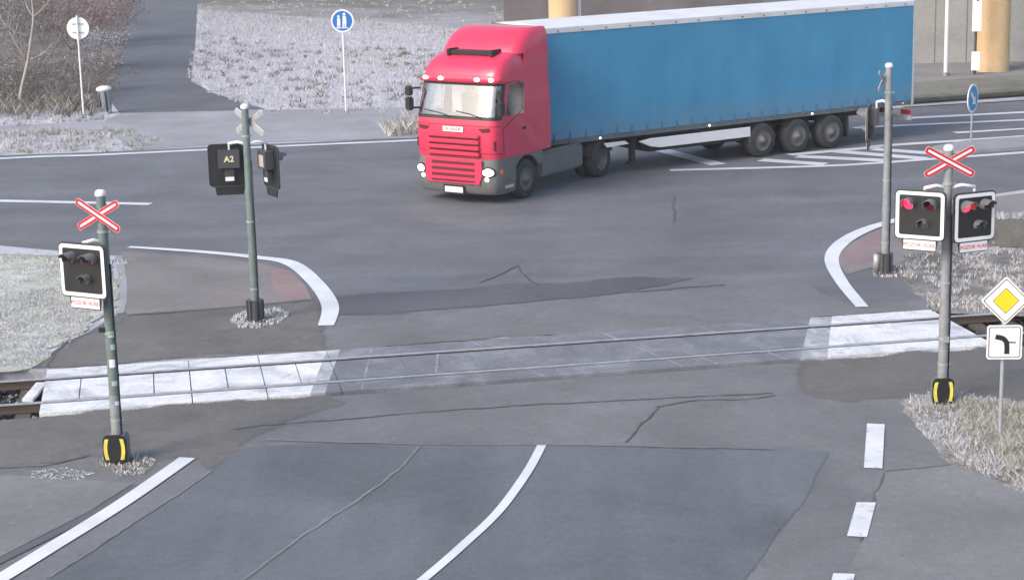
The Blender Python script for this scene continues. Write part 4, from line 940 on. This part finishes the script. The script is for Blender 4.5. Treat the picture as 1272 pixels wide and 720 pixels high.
for s in (-1, 1):
    mb = MB(); mb.lathe([(0, .0), (.05, .05), (.11, .065), (.145, .05), (.155, .0)], 18, M=TR(.05, s*1.02, .84, -s*R(20), 0, R(-90)) @ Matrix.Diagonal((.62, 1, 1, 1))); h = mb.build('headlight', M['glow'], bumper)
    mb = MB(); mb.lathe([(.145, .0), (.155, .05), (.185, .04), (.20, .0)], 20, M=TR(.05, s*1.02, .84, -s*R(20), 0, R(-90)) @ Matrix.Diagonal((.66, 1, 1, 1))); mb.build('lamp_bezel', M['black'], h)
    mb = MB(); mb.lathe([(0, .03), (.05, .02), (.06, 0)], 12, M=TR(.04, s*.98, .66, -s*R(12), 0, R(-90))); mb.build('fog_lamp', M['glow'], bumper)
    mb = MB(); mb.box((.26, s*1.262-.012, .78), (.38, s*1.262+.012, .90)); mb.build('indicator', M['amber'] if 'amber' in M else M.setdefault('amber', paint('amber_lens', (.75, .16, .03), .3)), bumper, bevel=.006)
    mb = MB(); mb.box((.45, s*1.262-.02, .40), (.80, s*1.262+.03, .47)); mb.build('step', M['alu'], bumper, bevel=.01)
mb = MB(); mb.prism(rrect(.56, .15, .02), 0, .015, M=TR(-.012, 0, .36, R(-90)) @ FACE); pl = mb.build('number_plate', M['plate'], bumper)
mb = MB(); ring(mb, rrect(.64, .23, .03), rrect(.555, .145, .02), 0, .02, M=TR(-.012, 0, .36, R(-90)) @ FACE); mb.build('plate_frame', M['black'], pl)
# chassis, tanks, guards
mb = MB()
for y in (-.42, .42): mb.box((.9, y-.05, .72), (6.15, y+.05, .98))
for x in (1.4, 2.9, 4.4, 5.9): mb.box((x, -.37, .75), (x+.12, .37, .93))
mb.box((4.75, -.5, .981), (5.65, .5, 1.10)); mb.build('chassis_frame', M['chassis'], truck)
for s in (-1, 1):
    mb = MB(); mb.box((2.18, s*1.20-.24*(s > 0)-.0, .42), (4.30, s*1.20+.24*(s < 0), 1.06)); mb.build('side_skirt', M['skirt'], truck, bevel=.06)
    mb = MB()                                     # front arch and cab step panel
    pts = [(.93, .30), (.93, 1.158), (2.2, 1.158), (2.2, .80)]+[(1.46+.62*math.cos(a), .5+.62*math.sin(a)) for a in np.linspace(R(30), R(165), 12)]
    mb.prism(pts, -.03, .03, M=Matrix.Translation((0, s*1.215, 0)) @ FACE); mb.build('wheel_arch', M['skirt'], truck)
    mb = MB(); P = [(5.16+.60*math.cos(a), .5+.60*math.sin(a)) for a in np.linspace(R(15), R(165), 14)]
    mb.add([(x, s*.72, z) for x, z in P]+[(x, s*1.24, z) for x, z in P], [(i, i+1, 15+i, 14+i) for i in range(13)], 0, True); mb.build('mudguard', M['chassis'], truck)
    mb = MB(); mb.box((2.62, s*1.1-.03, 1.2), (2.66, s*1.1+.03, 3.6)); mb.build('rear_fin', M['cab'], truck)
def wheel(parent, x, y, s, Mx=None, r=.5, w=.32, deep=False):
    T = TR(x, y, r, 0, R(90)*s, 0)                   # lathe axis -> outward along s*y ... rx = +-90
    if Mx is not None: T = Mx @ T
    mb = MB(); mb.lathe([(r*.60, -w/2), (r*.9, -w/2), (r*.99, -w/2+.04), (r, 0), (r*.99, w/2-.04), (r*.9, w/2), (r*.60, w/2)], 36, M=T); wl = mb.build('wheel', M['tyre'], parent)
    mb = MB(); d = -.13 if deep else .03
    mb.lathe([(r*.60, w/2-.005), (r*.56, w/2-.02), (r*.53, w/2-.05+d*.4), (r*.30, w/2-.06+d), (r*.26, w/2-.02+d), (r*.14, w/2+.03+d), (r*.12, w/2+.06+d), (0, w/2+.065+d)], 30, M=T); rm = mb.build('rim', M['rim'], wl)
    return wl
for s in (-1, 1):
    wheel(truck, 1.46, s*1.06, -s)
    for y in (1.09, .75): wheel(truck, 5.16, s*y, -s, deep=(y > 1))
# trailer in its own frame: x backwards from its front wall, y to the right
kp = Vector((5.151, 0)); THT = .5690
Tw = Matrix.Translation((TX, TY, 0)) @ Matrix.Rotation(TH, 4, 'Z')
kw = Tw @ Vector((5.151, 0, 0))
Dt = Vector((math.cos(THT), math.sin(THT), 0)); o0 = kw - Dt*1.368
TT = Tw.inverted() @ (Matrix.Translation(o0) @ Matrix.Rotation(THT, 4, 'Z'))
LT, ZB, ZT = 13.25, 1.155, 4.13
def tp(mb, name, mat, parent=truck, bevel=0):
    return mb.build(name, mat, parent, TT if parent == truck else None, bevel)
for s in (-1, 1):
    mb = MB(); nx, nz = 90, 6; vs = []
    for k in range(nz+1):
        for i in range(nx+1):
            x = LT*i/nx; z = ZB+.02+(3.96-ZB)*k/nz
            bul = .012*math.sin(x*2.35)**2*math.sin(math.pi*k/nz)
            vs.append((x, s*(1.265+bul), z))
    fs = [(k*(nx+1)+i, k*(nx+1)+i+1, (k+1)*(nx+1)+i+1, (k+1)*(nx+1)+i) for k in range(nz) for i in range(nx)]
    mb.add(vs, fs, 0, True); cu = tp(mb, 'curtain', M['tarp'])
    for i in range(26):
        x = .25+i*.51; mb = MB(); mb.box((x-.018, s*1.285-.006, ZB-.05), (x+.018, s*1.285+.006, ZB+.20)); mb.box((x-.028, s*1.29-.012, ZB-.02), (x+.028, s*1.29+.012, ZB+.04)); mb.build('strap', M['strap'] if 'strap' in M else M.setdefault('strap', paint('blue_strap', (.045, .19, .36), .6)), cu)
    mb = MB(); mb.box((0, s*1.25-.03, 3.985), (LT, s*1.25+.045, ZT)); rl_ = tp(mb, 'roof_rail', M['roofw'], bevel=.008)
    mb = MB()
    for i in range(17):
        x = .4+i*.78; mb.box((x-.035, s*1.298-.006, 4.03), (x+.035, s*1.298+.008, 4.06))
    mb.build('clip', M['mgrey'], rl_)
    mb = MB(); mb.box((0, s*1.22-.03, ZB-.115), (LT, s*1.22+.035, ZB+.015)); fr = tp(mb, 'side_rail', M['skirt'])
    for x in (1.75, 5.5, 9.3, 12.9):
        mb = MB(); mb.lathe([(0, .02), (.022, .015), (.03, 0)], 10, M=TR(x, s*1.258, ZB-.06, 0, R(90)*(-s), 0)); mb.build('marker_lamp', M['glow'] if x < 12 else M['plate'], fr)
    mb = MB(); mb.prism([(3.05, .87), (3.45, .92), (7.0, .92), (7.0, .64), (3.8, .64), (3.45, .70)], -.02, .02, M=Matrix.Translation((0, s*1.22, 0)) @ FACE); tp(mb, 'side_guard', M['plate'], bevel=.01)
    mb = MB(); mb.prism([(1.9, .93), (2.6, .93), (2.75, .84), (2.0, .80)], -.02, .02, M=Matrix.Translation((0, s*1.20, 0)) @ FACE); tp(mb, 'guard_flap', M['plate'], bevel=.01)
    mb = MB(); mb.box((3.05, s*.82-.07, .28), (3.19, s*.82+.07, 1.05)); mb.box((2.99, s*.82-.12, .22), (3.25, s*.82+.12, .27)); tp(mb, 'landing_leg', M['chassis'])
    for i in range(3):
        x = 7.448+1.31*i; wheel(truck, x, s*1.06, -s, TT, w=.38)
        mb = MB(); P = [(x+.57*math.cos(a), .5+.57*math.sin(a)) for a in np.linspace(R(35), R(145), 10)]
        mb.add([(a_, s*.86, z) for a_, z in P]+[(a_, s*1.25, z) for a_, z in P], [(k, k+1, 11+k, 10+k) for k in range(9)], 0, True); tp(mb, 'mudguard', M['chassis'])
mb = MB(); A = [(-1.27, ZT-.045), (1.27, ZT-.045), (1.27, ZT), (.7, ZT+.075), (0, ZT+.10), (-.7, ZT+.075), (-1.27, ZT)]
mb.add([(.01, *p) for p in A]+[(LT-.01, *p) for p in A], [tuple(range(7))[::-1], tuple(range(7, 14))]+[(i, (i+1) % 7, 7+(i+1) % 7, 7+i) for i in range(7)]); tp(mb, 'roof', M['roofw'])
mb = MB(); mb.box((-.03, -1.275, ZB-.1), (.0, 1.275, ZT+.02)); tp(mb, 'front_wall', M['skirt'])
mb = MB(); mb.box((LT, -1.28, ZB-.12), (LT+.06, 1.28, ZT+.02)); rd = tp(mb, 'rear_door', M['alu'])
mb = MB()
for y in (-.8, -.45, .45, .8): mb.cyl((LT+.085, y, ZB), (LT+.085, y, ZT-.1), .018, n=8)
mb.build('locking_bar', M['galv'], rd)
mb = MB(); mb.box((LT-.02, -1.22, .55), (LT+.05, 1.22, .68)); ub = tp(mb, 'underrun_bar', M['alu'])
for s in (-1, 1):
    mb = MB(); mb.box((LT+.051, s*.95-.2, .70), (LT+.10, s*.95+.2, .84)); mb.build('tail_lamp', M['red'], ub)
    mb = MB(); mb.box((10.72, s*1.05-.19, .28), (10.74, s*1.05+.19, .95)); tp(mb, 'mud_flap', M['chassis'])
mb = MB()
for y in (-.5, .5): mb.box((.6, y-.06, .78), (LT-.1, y+.06, ZB-.02))
mb.box((.1, -1.18, ZB-.05), (LT-.05, 1.18, ZB)); mb.box((7.0, -.8, .45), (10.8, .8, .56))
for i in range(3): mb.cyl((7.448+1.31*i, -1.0, .5), (7.448+1.31*i, 1.0, .5), .07, n=10)
tp(mb, 'trailer_frame', M['chassis'])
mb = MB(); mb.box((3.5, -1.05, .52), (6.9, 1.05, 1.0)); tp(mb, 'storage_light_blocker', M['chassis'], bevel=.02)  # storage box enlarged, added to block light under the trailer

# driver
M['skin'] = paint('skin', (.50, .30, .22), .6, 0, 0); M['jacket'] = paint('dark_jacket', (.022, .024, .03), .85, 0, .1); M['hair'] = paint('dark_hair', (.02, .015, .012), .7)
def skin_body(name, joints, edges, radii):
    me = bpy.data.meshes.new(name); me.from_pydata(joints, edges, []); o = bpy.data.objects.new(name, me); COL.objects.link(o)
    sk = o.modifiers.new('skin', 'SKIN'); sb_ = o.modifiers.new('sub', 'SUBSURF'); sb_.levels = 2; sb_.render_levels = 2
    for i, v in enumerate(me.skin_vertices[0].data):
        v.radius = (radii[i], radii[i]) if not isinstance(radii[i], tuple) else radii[i]; v.use_root = (i == 0)
    bpy.context.view_layer.update()
    m2 = bpy.data.meshes.new_from_object(o.evaluated_get(bpy.context.evaluated_depsgraph_get())); bpy.data.objects.remove(o); m2.name = name; return m2
# driver frame equals the lorry's: x back, so the driver looks towards -x
y0 = -.44
J = [(1.28, y0, 2.08), (1.30, y0, 2.28), (1.29, y0, 2.48), (1.27, y0, 2.62), (1.24, y0, 2.70), (1.20, y0, 2.80), (1.20, y0, 2.88),
     (1.27, y0-.20, 2.56), (1.10, y0-.27, 2.36), (.90, y0-.20, 2.38), (.84, y0-.18, 2.40), (1.27, y0+.20, 2.56), (1.10, y0+.27, 2.36), (.90, y0+.20, 2.38), (.84, y0+.18, 2.40),
     (1.22, y0-.12, 2.06), (.85, y0-.15, 2.06), (.78, y0-.15, 1.66), (1.22, y0+.12, 2.06), (.85, y0+.15, 2.06), (.78, y0+.15, 1.66)]
E_ = [(0,1),(1,2),(2,3),(3,4),(4,5),(5,6),(3,7),(7,8),(8,9),(9,10),(3,11),(11,12),(12,13),(13,14),(0,15),(15,16),(16,17),(0,18),(18,19),(19,20)]
Rr = [.16, .16, .17, .10, .055, .095, .085, .075, .05, .038, .042, .075, .05, .038, .042, .10, .075, .05, .10, .075, .05]
bm_ = skin_body('person', J, E_, Rr)
orig = Vector((1.28, y0, 1.98))
for m_ in (M['jacket'], M['skin']): bm_.materials.append(m_)
for p in bm_.polygons:
    c = p.center; p.use_smooth = True
    p.material_index = 1 if (c.z > 2.69 and abs(c.y-y0) < .16) or (c.x < .90 and 2.3 < c.z < 2.5) else 0
for v in bm_.vertices: v.co -= orig
drv = bpy.data.objects.new('person', bm_); COL.objects.link(drv); drv.matrix_world = Tw @ Matrix.Translation(orig+Vector((-.08, 0, .0)))
tag(drv, "driver in a dark jacket holding the wheel behind the lorry's windscreen", "person")
mb = MB(); mb.lathe([(.098, -.02), (.104, .03), (.09, .08), (.05, .115), (0, .125)], 16, M=TR(1.215-orig.x, 0, 2.84-orig.z)); mb.build('hair', M['hair'], drv)
mb = MB(); mb.cyl((1.12-orig.x, 0, 2.80-orig.z), (1.08-orig.x, 0, 2.775-orig.z), .018, .012, n=8); mb.build('nose', M['skin'], drv)
